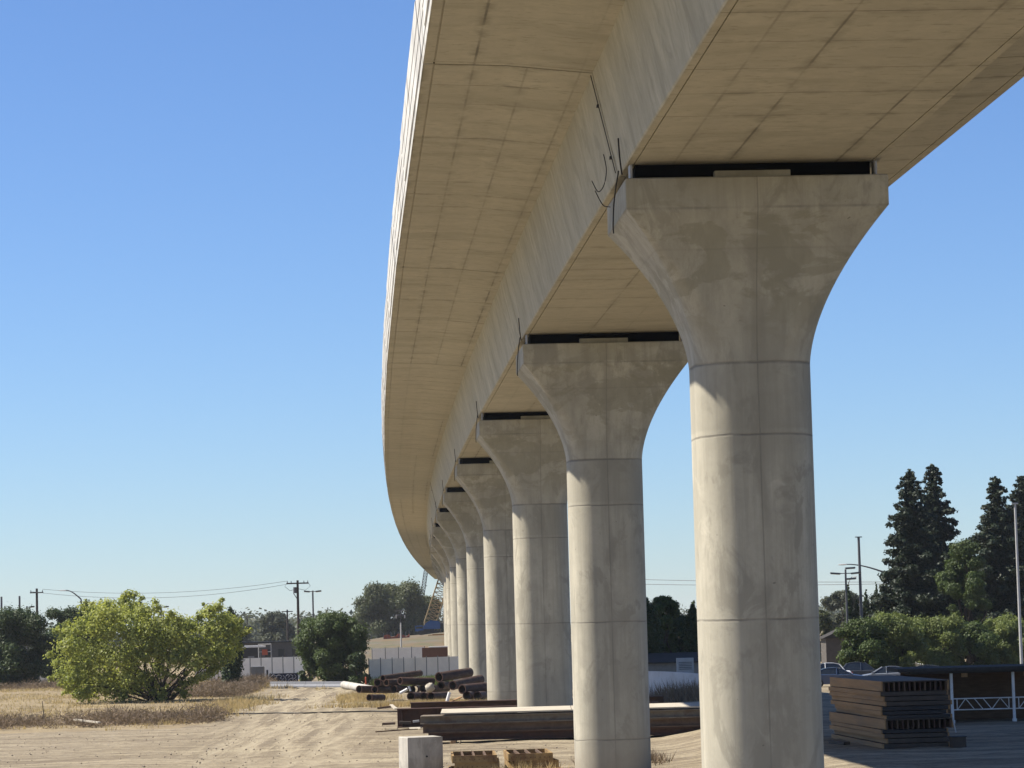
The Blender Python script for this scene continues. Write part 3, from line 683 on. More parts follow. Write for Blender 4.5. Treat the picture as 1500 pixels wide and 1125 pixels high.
# clods and stones
r = np.random.default_rng(31); n = 6000
cy_ = 96+ (r.uniform(0, 1, n)**1.6)*170; cx_ = r.uniform(-.20, .10, n)*cy_; k = np.where(cx_ > LX(cy_)+.3)[0]
k = k[~((cy_[k] < 156) & (cx_[k] > 5.5))]; cx_, cy_ = cx_[k], cy_[k]; n = len(k)
dirv = np.array([(1, 0, 0), (-1, 0, 0), (0, 1, 0), (0, -1, 0), (0, 0, 1), (0, 0, -.6)]); fc = np.array([(0, 2, 4), (2, 1, 4), (1, 3, 4), (3, 0, 4), (2, 0, 5), (1, 2, 5), (3, 1, 5), (0, 3, 5)])
sz = .012+.05*r.uniform(0, 1, n)**3
Vc = np.stack([cx_, cy_, gz(cx_, cy_)+.015], 1)[:, None, :]+dirv[None]*sz[:, None, None]*r.uniform(.6, 1.4, (n, 6, 1))
me = fast_mesh('loose_stones', Vc.reshape(-1, 3), (np.arange(n)[:, None, None]*6+fc[None]).reshape(-1, 3)); me.materials.append(MAT['stone']); o = bpy.data.objects.new('loose_stones', me); col.objects.link(o); tag(o, 'loose stones and clods scattered over the dirt', 'stones', kind='stuff')
# grey-brown brush banks: front row and behind
def f_brush(r):
    if r.uniform() < .62:
        x = r.uniform(-62, -18.5); return (x, 171+r.normal()*2.6+.05*(x+40)) if vnoise(x*.55, 3., 9)+r.normal()*.35 > -.25 else None
    if r.uniform() < .6:
        y = r.uniform(225, 268); return (LX(y)-abs(r.normal())*2.6-1.0, y)
    return (r.uniform(-70, -34), r.uniform(270, 290))
pts = scatter(2300, f_brush, 3); r = np.random.default_rng(9)
me_pts = pts.copy(); n = 210000; k = r.integers(0, len(pts), n); d = r.normal(size=(n, 3)); d /= np.linalg.norm(d, axis=1)[:, None]; d[:, 2] = abs(d[:, 2])
rad = (.6+1.0*np.abs(vnoise(pts[:, 0]*.8, pts[:, 1]*.8, 12)))[k]*r.uniform(.3, 1.0, n)
p0 = pts[k]+d*rad[:, None]*np.array([1, 1, 1.0]); t = r.normal(size=(n, 3))*np.array([1, 1, .8])+d; t /= np.linalg.norm(t, axis=1)[:, None]
s = np.cross(t, r.normal(size=(n, 3))); s /= np.linalg.norm(s, axis=1)[:, None]
L = r.uniform(.12, .38, n)[:, None]
Vb = np.stack([p0-s*.02, p0+s*.02, p0+t*L], 1).reshape(-1, 3)
me = fast_mesh('dry_brush', Vb, np.arange(n*3).reshape(n, 3), r.uniform(0, 1, n)); me.materials.append(MAT['brush']); o = bpy.data.objects.new('dry_brush', me); col.objects.link(o)
tag(o, 'tangled grey brown dry brush along the edge of the dirt lot', 'brush', kind='stuff')
def f_weed(r):
    if r.uniform() < .45: p = G(r.uniform(548, 652), 258); return (p.x, p.y+r.normal()*1.2)
    if r.uniform() < .5: p = G(r.uniform(628, 648), 252); return (p.x, p.y+r.normal()*.8)
    p = G(r.uniform(548, 652), 259); return (p.x, p.y+r.normal()*1.2)
pts = scatter(520, f_weed, 4); o = blades('green_weeds', pts, np.full(len(pts), 1.0), 14, MAT['weed'], .35, .04, 5, .3); tag(o, 'green weeds growing along the foot of the far screen fence', 'weeds', kind='stuff')
def f_shade(r): p = G(r.uniform(962, 1034), 178); return (p.x+r.normal()*.5, p.y+r.normal()*3)
pts = scatter(170, f_shade, 14); o = blades('shaded_weeds', pts, np.random.default_rng(2).uniform(.5, 1.7, len(pts)), 16, MAT['brush'], .45, .035, 15, .4); tag(o, 'dusty brown green weeds before the white wall between the nearest piers', 'weeds', kind='stuff')
def f_foot(r): return (4.2+r.normal()*.8, 108.5+r.normal()*.8)
pts = scatter(70, f_foot, 6); o = blades('dry_weeds', pts, np.full(len(pts), .6), 16, MAT['brush'], .6, .02, 6, .2); tag(o, 'dry brown weeds tangled at the left foot of the nearest pier', 'weeds', kind='stuff')
def f_foot2(r): return (.2+r.normal()*.5, 101.5+r.normal()*.6)
pts = scatter(40, f_foot2, 8); o = blades('straw_weeds', pts, np.full(len(pts), .65), 14, MAT['straw'], .5, .018, 8, .15); tag(o, 'straw coloured weeds at the left foot of the second pier', 'weeds', kind='stuff')

# ---------------------------------------------------------------- foreground things
p = G(613, 103.5); t = thing('concrete_block', 'big square concrete block in the foreground of the dirt lot', 'block', p, R(17))
mb = MB(); mb.prism([(-.66, .03), (-.63, 0), (.63, 0), (.66, .03), (.66, 1.40), (.64, 1.42), (-.64, 1.42), (-.66, 1.40)], -.66, .66); mb.build('block_body', MAT['block'], t)
mb = MB(); mb.tube([(0.05, -.672, .72), (0.05, -.64, .72)], .035, 10); mb.build('lifting_hole', MAT['shade_fill'], t)

def form_frame(label, cx, cy, z, rz, w=1.62, l=3.6, h=.26, group='rusty form frames stacked in the foreground', ribs=4):
    t = thing('formwork_grid', label, 'form frame', (cx, cy, z), rz, group)
    mb = MB()
    mb.box((0, -l/2+.04, h/2), (w, .08, h)); mb.box((0, l/2-.04, h/2), (w, .08, h)); mb.box((-w/2+.04, 0, h/2), (.079, l-.165, h-.004)); mb.box((w/2-.04, 0, h/2), (.079, l-.165, h-.004))
    mb.build('frame', MAT['formyellow'], t)
    for k in range(1, ribs):
        mb = MB(); mb.box((-w/2+w*k/ribs, 0, h-.05), (.07, l-.17, .09)); mb.build('rib', MAT['rust2'], t)
    for k in (1, 2):
        mb = MB(); mb.box((0, -l/2+l*k/3, h-.11), (w-.17, .06, .02)); mb.build('crossbar', MAT['rust'], t)
    mb = MB()
    for k in range(9): mb.box((-w/2+.12+k*(w-.24)/8, -l/2-.004, h*.45), (.03, .02, .03))
    mb.build('bolt_row', MAT['rust'], t)
    return t
a = G(690, 103.0); b = G(770, 103.4); zg = a.z
form_frame('rusty yellow form frame, bottom of the left foreground stack', a.x-.05, a.y, zg, R(4))
form_frame('rusty yellow form frame, middle one of the left foreground stack', a.x+.12, a.y+.05, zg+.265, R(1))
form_frame('rusty yellow form frame, open topmost one of the left foreground stack', a.x, a.y-.05, zg+.53, R(2))
form_frame('rusty yellow form frame, bottom of the right foreground stack', b.x+.12, b.y, zg, R(5), w=1.75)
form_frame('rusty yellow form frame, middle one of the right foreground stack', b.x+.1, b.y+.1, zg+.265, R(6))
form_frame('rusty yellow form frame, topmost one of the right foreground stack', b.x-.02, b.y, zg+.53, R(3))
def plank(label, p0, p1, w, h, mat, cat='plank', name='plank', group=None):
    p0 = Vector(p0); p1 = Vector(p1); d = p1-p0; c = (p0+p1)/2; rz = math.atan2(d.y, d.x)
    mb = MB(); mb.box((0, 0, 0), (d.length, w, h), ry=-math.asin(d.z/d.length)); o = mb.build(name, MAT[mat]); o.location = c; o.rotation_euler = (0, 0, rz); return tag(o, label, cat, group)
plank('short board lying on the ground right of the right form stack', G(790, 101, .2), G(818, 101.5, .2), .25, .1, 'wood')
plank('dark bar lying under the right form stack end', G(772, 102.0, .08), G(812, 100.5, .08), .2, .14, 'rust2')

# stack of long steel beams
def ibeam(label, x0, x1, y, z, h, w, mat, rz=0., group='long steel beams in the roadside stack'):
    cx = (x0+x1)/2; t = thing('steel_beam', label, 'beam', (cx, y, z), rz, group); L = x1-x0
    tf = .05
    for nm, c, s in (('flange', (0, 0, tf/2), (L, w, tf)), ('flange', (0, 0, h-tf/2), (L, w, tf)), ('web', (0, -w*.22, h/2), (L-.004, .03, h-2*tf))):
        mb = MB(); mb.box(c, s); mb.build(nm, MAT[mat], t)
    return t
YB = 131.; xl = G(614, YB).x; zb0 = float(gz(xl, YB))
pos = [('front beam of the bottom layer, darkest, in the long beam stack', 0.35, 15.6, 0, 0.12, .36, .62, 'rust'), ('middle beam of the bottom layer in the long beam stack', .4, 15.2, .7, .12, .36, .6, 'rust'), ('back beam of the bottom layer in the long beam stack', .3, 15.6, 1.4, .12, .36, .6, 'rust'),
       ('front beam of the second layer, brown, in the long beam stack', .1, 15.5, -.05, .49, .40, .62, 'rust2'), ('middle beam of the second layer in the long beam stack', .3, 15.4, .65, .49, .40, .6, 'rust2'), ('back beam of the second layer in the long beam stack', .2, 15.6, 1.35, .49, .40, .6, 'rust2'),
       ('front beam of the top layer, greenish brown, in the long beam stack', 0, 15.5, -.1, .90, .38, .62, 'rustlight'), ('middle beam of the top layer in the long beam stack', .0, 15.4, .6, .90, .38, .6, 'rustlight'), ('back beam of the top layer in the long beam stack', .05, 15.6, 1.3, .90, .38, .6, 'rustlight')]
for lab, a0, a1, dy, dz, h, w, mt in pos: ibeam(lab, xl+a0, xl+a1, YB+dy, zb0+dz, h, w, mt)
for i, q in enumerate((1.5, 7.5, 13.5)):
    mb = MB(); mb.box((0, 0, .06), (.25, 2.6, .12)); o = mb.build('timber_bearer', MAT['wood']); o.location = (xl+q, YB+.65, zb0); tag(o, 'timber bearer under the long beam stack, %s from its left end' % ORD[i].replace('nearest', 'first'), 'bearer', 'bearers under the beam stack')
for i, (a0, a1) in enumerate(((.95, 7.0), (7.03, 13.9))):
    mb = MB(); mb.box((0, 0, 0), (a1-a0, 2.25, .06), rx=R(3)); o = mb.build('pale_sheet', MAT['ply']); o.location = (xl+(a0+a1)/2, YB+.72, zb0+1.44); tag(o, 'pale flat sheet lying on the beam stack, %s' % ('left one with its bare end showing' if i == 0 else 'right one passing behind the second pier'), 'sheet', 'pale sheets on the beam stack')
# dark deep girder behind it
YG = 152.; t = thing('steel_girder', 'long deep rusty girder lying behind the pale topped beam stack', 'girder', G(580, YG)); gl = G(962, YG).x-G(580, YG).x
for nm, c, s in (('flange', (gl/2, 0, .05), (gl, .9, .06)), ('flange', (gl/2, 0, 1.0), (gl, .9, .06)), ('web', (gl/2, -.05, .525), (gl-.006, .05, .885))):
    mb = MB(); mb.box(c, s); mb.build(nm, MAT['rust'], t)
for k in range(8):
    mb = MB(); mb.box((.25+k*(gl-.5)/7, -.26, .525), (.03, .36, .88)); mb.build('stiffener', MAT['rust'], t)
YG = 158.; t = thing('steel_girder', 'second rusty girder lying just behind the deep one, its top edge showing', 'girder', G(600, YG)); gl = G(970, YG).x-G(600, YG).x
for nm, c, s in (('flange', (gl/2, 0, .05), (gl, .9, .06)), ('flange', (gl/2, 0, 1.15), (gl, .9, .06)), ('web', (gl/2, -.05, .6), (gl-.006, .05, 1.035))):
    mb = MB(); mb.box(c, s); mb.build(nm, MAT['rust'], t)

# pipes
GP = 'rusty pipes heaped beside the fourth pier'
def pipe(label, px, py, d, px1, py1, dd, rpx):
    p0 = P(px, py, d); p1 = P(px1, py1, d+dd); r_ = rpx/F_PX*d
    t = thing('rusty_pipe', label, 'pipe', p0, 0, GP)
    mb = MB(); mb.pipe((0, 0, 0), p1-p0, r_, r_*.86); mb.build('pipe_shell', MAT['rustpipe'], t, 40)
    mb = MB(); q = (p1-p0).normalized(); mb.pipe(q*-.012, q*.06, r_+.012, r_*.85); mb.build('end_rim', MAT['rust'], t, 40)
pipe('large pipe on top of the heap, slanting up to the right near the fifth pier', 643, 992, 202, 688, 985, 3.0, 7.2)
pipe('pipe with its open end under the top pipe, upper right of the heap', 663, 1004, 198, 704, 995, 3.2, 6.8)
pipe('rightmost pipe of the heap, open end facing left beside the fourth pier', 677, 1009.5, 195, 713, 1006, 2.2, 7)
pipe('long pipe along the upper left of the heap, pale top edge', 561, 993.5, 206, 616, 986, 4.0, 4.5)
pipe('straight pipe in the middle of the heap, lying level', 586, 997.5, 203, 634, 998, 2.0, 5.5)
pipe('pipe behind the middle one with its end just showing', 566, 1000, 205, 600, 998, 2, 5.0)
pipe('short pipe at the upper left end of the heap', 553, 1000, 206, 572, 998, 2.5, 5.5)
pipe('leftmost pipe of the heap lying by the straw', 526, 1009.5, 207, 552, 1010, 2.0, 5.3)
pipe('pipe in the middle row next to the leftmost pipe', 549, 1010, 206, 578, 1010, 3, 5.3)
pipe('pipe in the middle row behind the white plastic tube', 577, 1009, 205, 604, 1010, 3, 5.3)
pipe('pipe seen end on in the middle row, open ring facing the camera', 607, 1009.5, 203, 611, 1009, 6, 5.8)
pipe('pipe seen nearly end on in the middle row, right of the ring', 620, 1008.5, 203, 628, 1007.5, 6, 5.6)
pipe('low pipe lying alone in the straw at the front left', 541, 1022, 198, 561, 1022, 1.6, 5)
pipe('front row pipe below the ring, left one', 602, 1020, 197, 621, 1019.5, 4, 6)
pipe('front row pipe below the ring, second one', 621, 1020.5, 196.5, 634, 1019.5, 4, 6)
pipe('front row pipe running right with a pale top', 631, 1020.5, 196, 654, 1019, 3, 6)
pipe('low pipe end under the rightmost pipe, left of two', 684, 1019, 193, 694, 1018, 4, 6)
pipe('low pipe end under the rightmost pipe, right of two', 699, 1019, 193, 711, 1018, 4, 6)
pipe('thin dark pipe tucked in the shadow under the top pipe', 646, 1004, 201, 660, 1003, 3, 5.5)
pipe('thin dark pipe tucked behind the middle ring', 632, 1009, 204, 655, 1008, 3, 5.3)
# white plastic bits in the heap
GWp = 'white plastic tubes lying in the pipe heap'
for lab, a0, a1, d, r_ in (('white plastic tube leaning in the front of the pipe heap', (586, 1015.5), (597, 1009.5), 195.5, .11), ('bent pale tube piece in the middle of the heap', (598.5, 1005), (601.5, 1012), 195.5, .07), ('upright white board stuck in the heap by the third pier', (655, 1027), (656.5, 1014), 191, .12)):
    q0 = P(*a0, d); q1 = P(*a1, d); mb = MB(); mb.pipe((0, 0, 0), q1-q0 if abs((q1-q0).normalized().z) < .98 else q1-q0+Vector((.1, 0, 0)), r_, r_*.75, 10); o = mb.build('plastic_tube', MAT['white'], None, 40); o.location = q0; tag(o, lab, 'tube', GWp)
o = None
mb = MB()
for k, rr in enumerate((.05, .28, .40, .36, .10)): pass
prof = [(0, .02), (.12, .26), (.3, .42), (.52, .40), (.7, .22), (.78, .05)]
rs_ = np.random.default_rng(5); mb.loft([[(rr*.8*math.cos(6.283*j/12)*rs_.uniform(.6, 1.25), rr*.55*math.sin(6.283*j/12)*rs_.uniform(.6, 1.2), z+rs_.uniform(-.04, .04)) for j in range(12)] for z, rr in prof]); o = mb.build('plaster_sack', MAT['ply'], None, 60); o.location = P(626, 1014, 196); o.rotation_euler = (.4, .5, 0); tag(o, 'pale crumpled sack lying on the pipes below the top pipe', 'sack')
GDb = 'scrap boards lying on the dirt before the girders'
plank('dark scrap board by the left end of the deep girder, farther one', P(553, 1037.5, 176), P(578, 1034.5, 176), .4, .12, 'rust2', group=GDb)
plank('pale splintered board beside the dark scrap board', P(573, 1032.5, 176.5), P(580, 1038.5, 174), .2, .08, 'ply', group=GDb)
plank('dark curved scrap lying alone before the girder', P(560, 1060.5, 150), P(579, 1059.5, 150), .5, .12, 'rust2', group=GDb)
plank('grey scrap board at the foot of the girder, left one', P(585, 1058, 150), P(602, 1058.5, 150), .5, .12, 'steelblue', group=GDb)
plank('grey scrap board at the foot of the girder, right one', P(605, 1057, 150), P(614, 1056, 150), .4, .10, 'metalpale', group=GDb)
plank('thin stick lying on the dirt left of the beam stack', P(550, 1072, 141.5), P(612, 1067.5, 142), .10, .06, 'rust2', group=GDb)
plank('pale stick leaning on the left end of the beam stack', P(601, 1066.5, 139), P(617, 1066, 136), .10, .08, 'ply', group=GDb)
plank('pale board lying on the brush edge in front of the lime bush', P(110, 1054, 168), P(146, 1058.5, 166), .25, .08, 'ply', group=None)
plank('pale board leaning among the right end of the pipes', P(652, 1031, 190), P(676, 1021, 192), .2, .06, 'wood', group=None)
# thin dark line across the road, built as a tube
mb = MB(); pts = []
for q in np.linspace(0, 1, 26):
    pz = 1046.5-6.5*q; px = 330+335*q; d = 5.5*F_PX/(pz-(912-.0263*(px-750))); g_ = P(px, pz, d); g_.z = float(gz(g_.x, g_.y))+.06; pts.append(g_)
b0_ = pts[0].copy(); mb.tube([p-b0_+Vector((0, .5*math.sin(i*.55)+.3*math.sin(i*1.3), 0)) for i, p in enumerate(pts)], .045, 8); o = mb.build('dark_line', MAT['cable'], None, 60); o.location = b0_; tag(o, 'long thin dark line lying straight across the dirt road', 'hose')
# thin stakes in the brush
for lab, px, top, bot in (('thin leaning stake in the brush, left of the lime bush', 64, 1027, 1042), ('thin leaning stake in the brush before the lime bush', 236, 1034, 1062)):
    a = P(px+2, bot, 172); a.z = float(gz(a.x, a.y)); b = P(px-2, top, 172); mb = MB(); mb.tube([(0, 0, -.2), b-a], [.035, .02], 6); o = mb.build('stake', MAT['poledark']); o.location = a; tag(o, lab, 'stake', 'stakes in the dry brush')

# ---------------------------------------------------------------- far middle: fences, cabinet, graffiti, shed, crane
def fence(name, label, pxa, da, pxb, db, h, n, mat, group=None):
    a = G(pxa, da); b = G(pxb, db); d = b-a; t = thing(name, label, 'fence', a, math.atan2(d.y, d.x), group); L = math.hypot(d.x, d.y)
    for k in range(n):
        mb = MB(); x0 = k*L/n; x1 = (k+1)*L/n
        mb.box(((x0+x1)/2, 0, h/2+.03), (x1-x0-.09, .03, h-.06)); mb.build('screen_panel', MAT[mat], t)
    for k in range(n+1):
        mb = MB(); mb.tube([(k*L/n, -.0, -.2), (k*L/n, 0, h+.12)], .045, 6); mb.build('post', MAT['post'], t)
    return t
fence('screen_fence', 'pale grey screened fence behind the pipes, nearest the viaduct piers', 540, 262, 690, 270, 2.4, 9, 'screen2')
fence('screen_fence', 'whiter screened fence standing higher behind the first one', 545, 338, 622, 342, 2.75, 4, 'screen')
fence('screen_fence', 'white screened fence behind the cabinet and the graffiti panel', 350, 285, 446, 288, 2.35, 6, 'screen')
fence('screen_fence', 'pale fence stretch showing under the lime bush right side', 286, 292, 336, 292, 1.5, 3, 'screen2')
fence('screen_fence', 'low pale fence stretch glimpsed through the dark trees at far left', 58, 312, 100, 312, 1.5, 3, 'screen2')
p = G(377, 268); t = thing('utility_cabinet', 'tan metal utility cabinet standing left of the graffiti panel', 'cabinet', p)
mb = MB(); mb.box((0, 0, .85), (1.25, .9, 1.7)); mb.build('cabinet_body', MAT['cabinet'], t)
mb = MB(); mb.box((0, 0, 1.74), (1.15, 1.0, .07)); mb.build('cabinet_top', MAT['metalpale'], t)
for sx in (-.3, .3): mb = MB(); mb.box((sx, -.46, .85), (.56, .02, 1.5)); mb.build('cabinet_door', MAT['cabinet'], t)
p = G(391, 268.5); mb = MB(); mb.tube([(0, 0, -.2), (0, 0, 1.35)], .09, 8); mb.tube([(0, 0, 1.35), (0, 0, 1.42)], [.11, .04], 8); o = mb.build('bollard', MAT['darksteel'], None, 40); o.location = p; tag(o, 'dark bollard between the cabinet and the graffiti panel', 'bollard')
a = G(394, 269); b = G(436, 269); W_ = b.x-a.x
t = thing('graffiti_board', 'dark navy panel covered in white graffiti left of the leafy tree', 'panel', a)
mb = MB(); mb.box((W_/2, 0, .55), (W_, .12, 1.0)); mb.build('panel_board', MAT['navy'], t)
for x_ in (.1, W_-.1): mb = MB(); mb.tube([(x_, .1, -.2), (x_, .1, 1.1)], .05, 6); mb.build('post', MAT['post'], t)
strokes = [[(.15, .75), (.35, .92), (.6, .85), (.75, .7), (.55, .62), (.35, .5), (.55, .3), (.85, .28), (1.0, .4)], [(.6, .8), (.95, .9), (1.2, .75), (1.05, .6), (1.3, .5), (1.45, .7), (1.3, .85)],
           [(1.05, .25), (1.25, .4), (1.45, .25), (1.6, .4), (1.55, .7), (1.75, .9), (1.95, .8), (1.8, .65)], [(1.7, .2), (1.9, .45), (2.1, .55), (2.3, .4), (2.1, .25), (1.95, .35)],
           [(2.0, .9), (2.25, .8), (2.2, .6), (2.45, .55), (2.55, .75), (2.4, .9)], [(2.4, .3), (2.55, .42), (2.65, .25)], [(.15, .3), (.3, .22), (.45, .35)]]
mb = MB()
for st in strokes: mb.tube(smooth([(x_*W_/2.75, -.063, z_) for x_, z_ in st]), .022, 5)
mb.build('graffiti', MAT['graffiti'], t)
# low grey barrier and white pipe lying along the end of the road
a = G(396, 258); b = G(502, 250); d = b-a; t = thing('low_barrier', 'long low grey barrier lying across the far end of the dirt road', 'barrier', a, math.atan2(d.y, d.x)); L = d.length
for k in range(4): mb = MB(); mb.prism([(-.3, 0), (.3, 0), (.3, .12), (.12, .28), (.1, .52), (-.1, .52), (-.12, .28), (-.3, .12)], L*k/4+.02, L*(k+1)/4-.02, 'x'); mb.build('barrier_unit', MAT['barrier'], t)
a = G(503, 250, .33); b = G(560, 222, .33); d = b-a; mb = MB(); mb.pipe((0, 0, 0), d, .34, .28, 16); o = mb.build('white_pipe', MAT['oldpipe'], None, 40); o.location = a; tag(o, 'long white pipe on the ground leading to the rusty pipe heap', 'pipe')
p = G(535, 251); mb = MB(); mb.tube([(0, 0, -.2), (0, 0, .95)], .07, 8); mb.tube([(0, 0, .95), (0, 0, 1.0)], [.08, .03], 8); o = mb.build('marker_post', MAT['orange'], None, 40); o.location = p; tag(o, 'small reddish marker post behind the white pipe', 'post')
# dark site shed with pale roof, orange sign
p = G(367, 350); t = thing('site_shed', 'dark site shed with a pale roof behind the white fence', 'shed', p)
mb = MB(); mb.box((0, 0, 1.5), (2.3, 3, 3.0)); mb.build('wall', MAT['darksteel'], t); mb = MB(); mb.box((.3, 0, 3.12), (2.9, 3.4, .22)); mb.build('roof', MAT['white'], t); mb = MB(); mb.box((.2, -1.52, 1.0), (.8, .05, 1.9)); mb.build('door', MAT['post'], t)
p = G(388, 335); t = thing('work_sign', 'orange sign board held in a pale frame beyond the white fence', 'sign', p)
mb = MB(); mb.box((0, -.03, 2.5), (.66, .04, .66)); mb.build('sign_board', MAT['orange'], t)
mb = MB()
for x_ in (-.75, .75): mb.tube([(x_, 0, -.1), (x_, 0, 3.5)], .05, 6)
mb.tube([(-.75, 0, 3.45), (.75, 0, 3.45)], .06, 6); mb.tube([(-.75, 0, 2.55), (.75, 0, 2.55)], .04, 6); mb.build('sign_frame', MAT['metalpale'], t)
p = G(405, 420); t = thing('low_building', 'long low dark building far behind the white fence', 'building', p)
mb = MB(); mb.box((0, 0, 1.6), (9, 6, 3.2)); mb.build('wall', MAT['housedark'], t); mb = MB(); mb.box((0, 0, 3.3), (9.6, 6.6, .2)); mb.build('roof', MAT['darksteel'], t)
for k in range(4): mb = MB(); mb.box((-3+2*k, -3.02, 1.7), (.9, .05, 1.1)); mb.build('window', MAT['glass'], t)
p = G(184, 330); t = thing('billboard', 'small orange brown sign board rising behind the lime bush top', 'sign', p)
zt_ = P(178, 891, 330).z-p.z; mb = MB(); mb.box((0, 0, zt_-.45), (2.2, .12, .95)); mb.build('sign_board', MAT['orange'], t); mb = MB(); mb.tube([(0, .1, -.2), (0, .1, zt_)], .1, 8); mb.build('pole', MAT['metalpole'], t)
# embankment
ex = np.linspace(-46, 16, 63); ey = np.linspace(365, 760, 60); EX, EY = np.meshgrid(ex, ey)
EZ = gz(EX, EY)-.1+sstep(372, 470, EY)*(1-sstep(690, 755, EY))*sstep(-44, -26, EX)*(1-sstep(4, 14, EX))*(3.0+.25*vnoise(EX*.3, EY*.1, 4)+.9*sstep(-26, -12, EX))
ei = np.arange(EX.size).reshape(EX.shape)
me = fast_mesh('embankment', np.stack([EX.ravel(), EY.ravel(), EZ.ravel()], 1), np.stack([ei[:-1, :-1], ei[:-1, 1:], ei[1:, 1:], ei[1:, :-1]], -1).reshape(-1, 4)); me.polygons.foreach_set('use_smooth', [True]*len(me.polygons)); me.materials.append(MAT['bank'])
o = bpy.data.objects.new('embankment', me); col.objects.link(o); tag(o, kind='structure')
def on_bank(px, d, dz=0):
    p = P(px, 940, d); i = np.abs(ey-d).argmin(); p.z = float(np.interp(p.x, ex, EZ[i]))+dz; return p
# orange plastic fence on the bank
a = on_bank(562, 480, -.1); b = on_bank(600, 486, -.1); d = b-a; t = thing('plastic_fence', 'sagging orange red plastic fence along the top of the embankment', 'fence', a, math.atan2(d.y, d.x)); L = math.hypot(d.x, d.y)
mb = MB(); n = 14; vs = []
for k in range(n+1):
    hh = .6+.25*math.sin(k*.9)+.1*math.cos(k*2.3); vs += [(k*L/n, .02, d.z*k/n), (k*L/n, .02, d.z*k/n+hh), (k*L/n, -.02, d.z*k/n+hh), (k*L/n, -.02, d.z*k/n)]
mb.loft([vs[4*k:4*k+4] for k in range(n+1)]); mb.build('mesh_sheet', MAT['orange'], t)
for k in range(0, n+1, 2): mb = MB(); mb.tube([(k*L/n, 0, d.z*k/n-.3), (k*L/n, 0, d.z*k/n+1.2)], .04, 5); mb.build('stake', MAT['post'], t)
# crane
D_C = 560.
p = on_bank(628, D_C); t = thing('crawler_crane', 'blue crawler crane with a yellow lattice boom on the embankment behind the far piers', 'crane', p)
def tr(sy):
    m_ = MB(); pr = [(-2.1, .45), (-1.85, .1), (-1.5, 0), (1.5, 0), (1.85, .1), (2.1, .45), (1.9, .8), (1.5, .9), (-1.5, .9), (-1.9, .8)]; m_.prism(pr, sy-.35, sy+.35); return m_
for sy in (-1.5, 1.5): tr(sy).build('track', MAT['darksteel'], t)
mb = MB(); mb.box((0, 0, 1.0), (2.2, 2.4, .3)); mb.build('carbody', MAT['darksteel'], t)
mb = MB(); mb.prism([(-.9, 1.15), (2.3, 1.15), (2.4, 1.5), (2.4, 2.35), (2.0, 2.75), (.4, 2.85), (-.4, 2.4), (-.9, 1.8)], -1.3, 1.3); mb.build('house', MAT['craneblue'], t)
mb = MB(); mb.prism([(-2.6, .75), (-.95, .75), (-.95, 1.75), (-1.3, 1.95), (-2.6, 1.85)], -1.5, -.1); mb.build('cab', MAT['craneblue'], t)
mb = MB(); mb.prism([(-2.45, 1.3), (-1.1, 1.3), (-1.1, 1.7), (-2.45, 1.7)], -1.53, -1.48); mb.build('cab_window', MAT['glass'], t)
mb = MB(); mb.box((2.6, 0, 1.7), (.7, 2.5, 1.1)); mb.build('counterweight', MAT['darksteel'], t)
def lattice(a, b, w0, w1, nseg, r_):
    m_ = MB(); a = Vector(a); b = Vector(b); ax = (b-a).normalized(); s = ax.cross(Vector((0, 1, 0))).normalized(); u = ax.cross(s)
    def c(q, i): w = (w0+(w1-w0)*q)/2; return a.lerp(b, q)+s*(w if i in (0, 1) else -w)+u*(w if i in (0, 3) else -w)
    for i in range(4): m_.tube([c(0, i), c(1, i)], r_, 5)
    for k in range(nseg):
        for i in range(4):
            j = (i+1) % 4; m_.tube([c(k/nseg, i), c((k+1)/nseg, j)], r_*.6, 4); m_.tube([c((k+1)/nseg, i), c((k+1)/nseg, j)], r_*.6, 4)
    return m_
tipA = P(655, 838, D_C)-p; footA = P(624, 930, D_C)-p
lattice(footA, footA.lerp(tipA, .18), .7, 2.2, 3, .11).build('boom', MAT['boom'], t); lattice(footA.lerp(tipA, .18), tipA*1.0, 2.2, 2.4, 12, .11).build('boom', MAT['boom'], t)
lattice(P(640, 926, D_C)-p+Vector((0, 1, 0)), P(662, 845, D_C)-p+Vector((0, 1, 0)), 1.1, 1.3, 12, .07).build('mast', MAT['boom'], t)
mb = MB(); mb.tube([tipA, P(652, 922, D_C)-p], .05, 4); mb.tube([tipA+Vector((0, 1, 0)), P(646, 930, D_C)-p], .05, 4); mb.build('cable', MAT['post'], t)
p = G(608, 705); t = thing('distant_crane', 'thin grey crane jib showing above the big tree below the deck edge', 'crane', p); lattice((0, 0, .2), P(624, 836, 705)-p, 1.0, .9, 26, .085).build('jib', MAT['metalpole'], t); mb = MB(); mb.box((0, 0, .9), (5, 3, 1.7)); mb.box((1.2, 0, 2.2), (3, 2.6, .9)); mb.build('house', MAT['metalpole'], t)
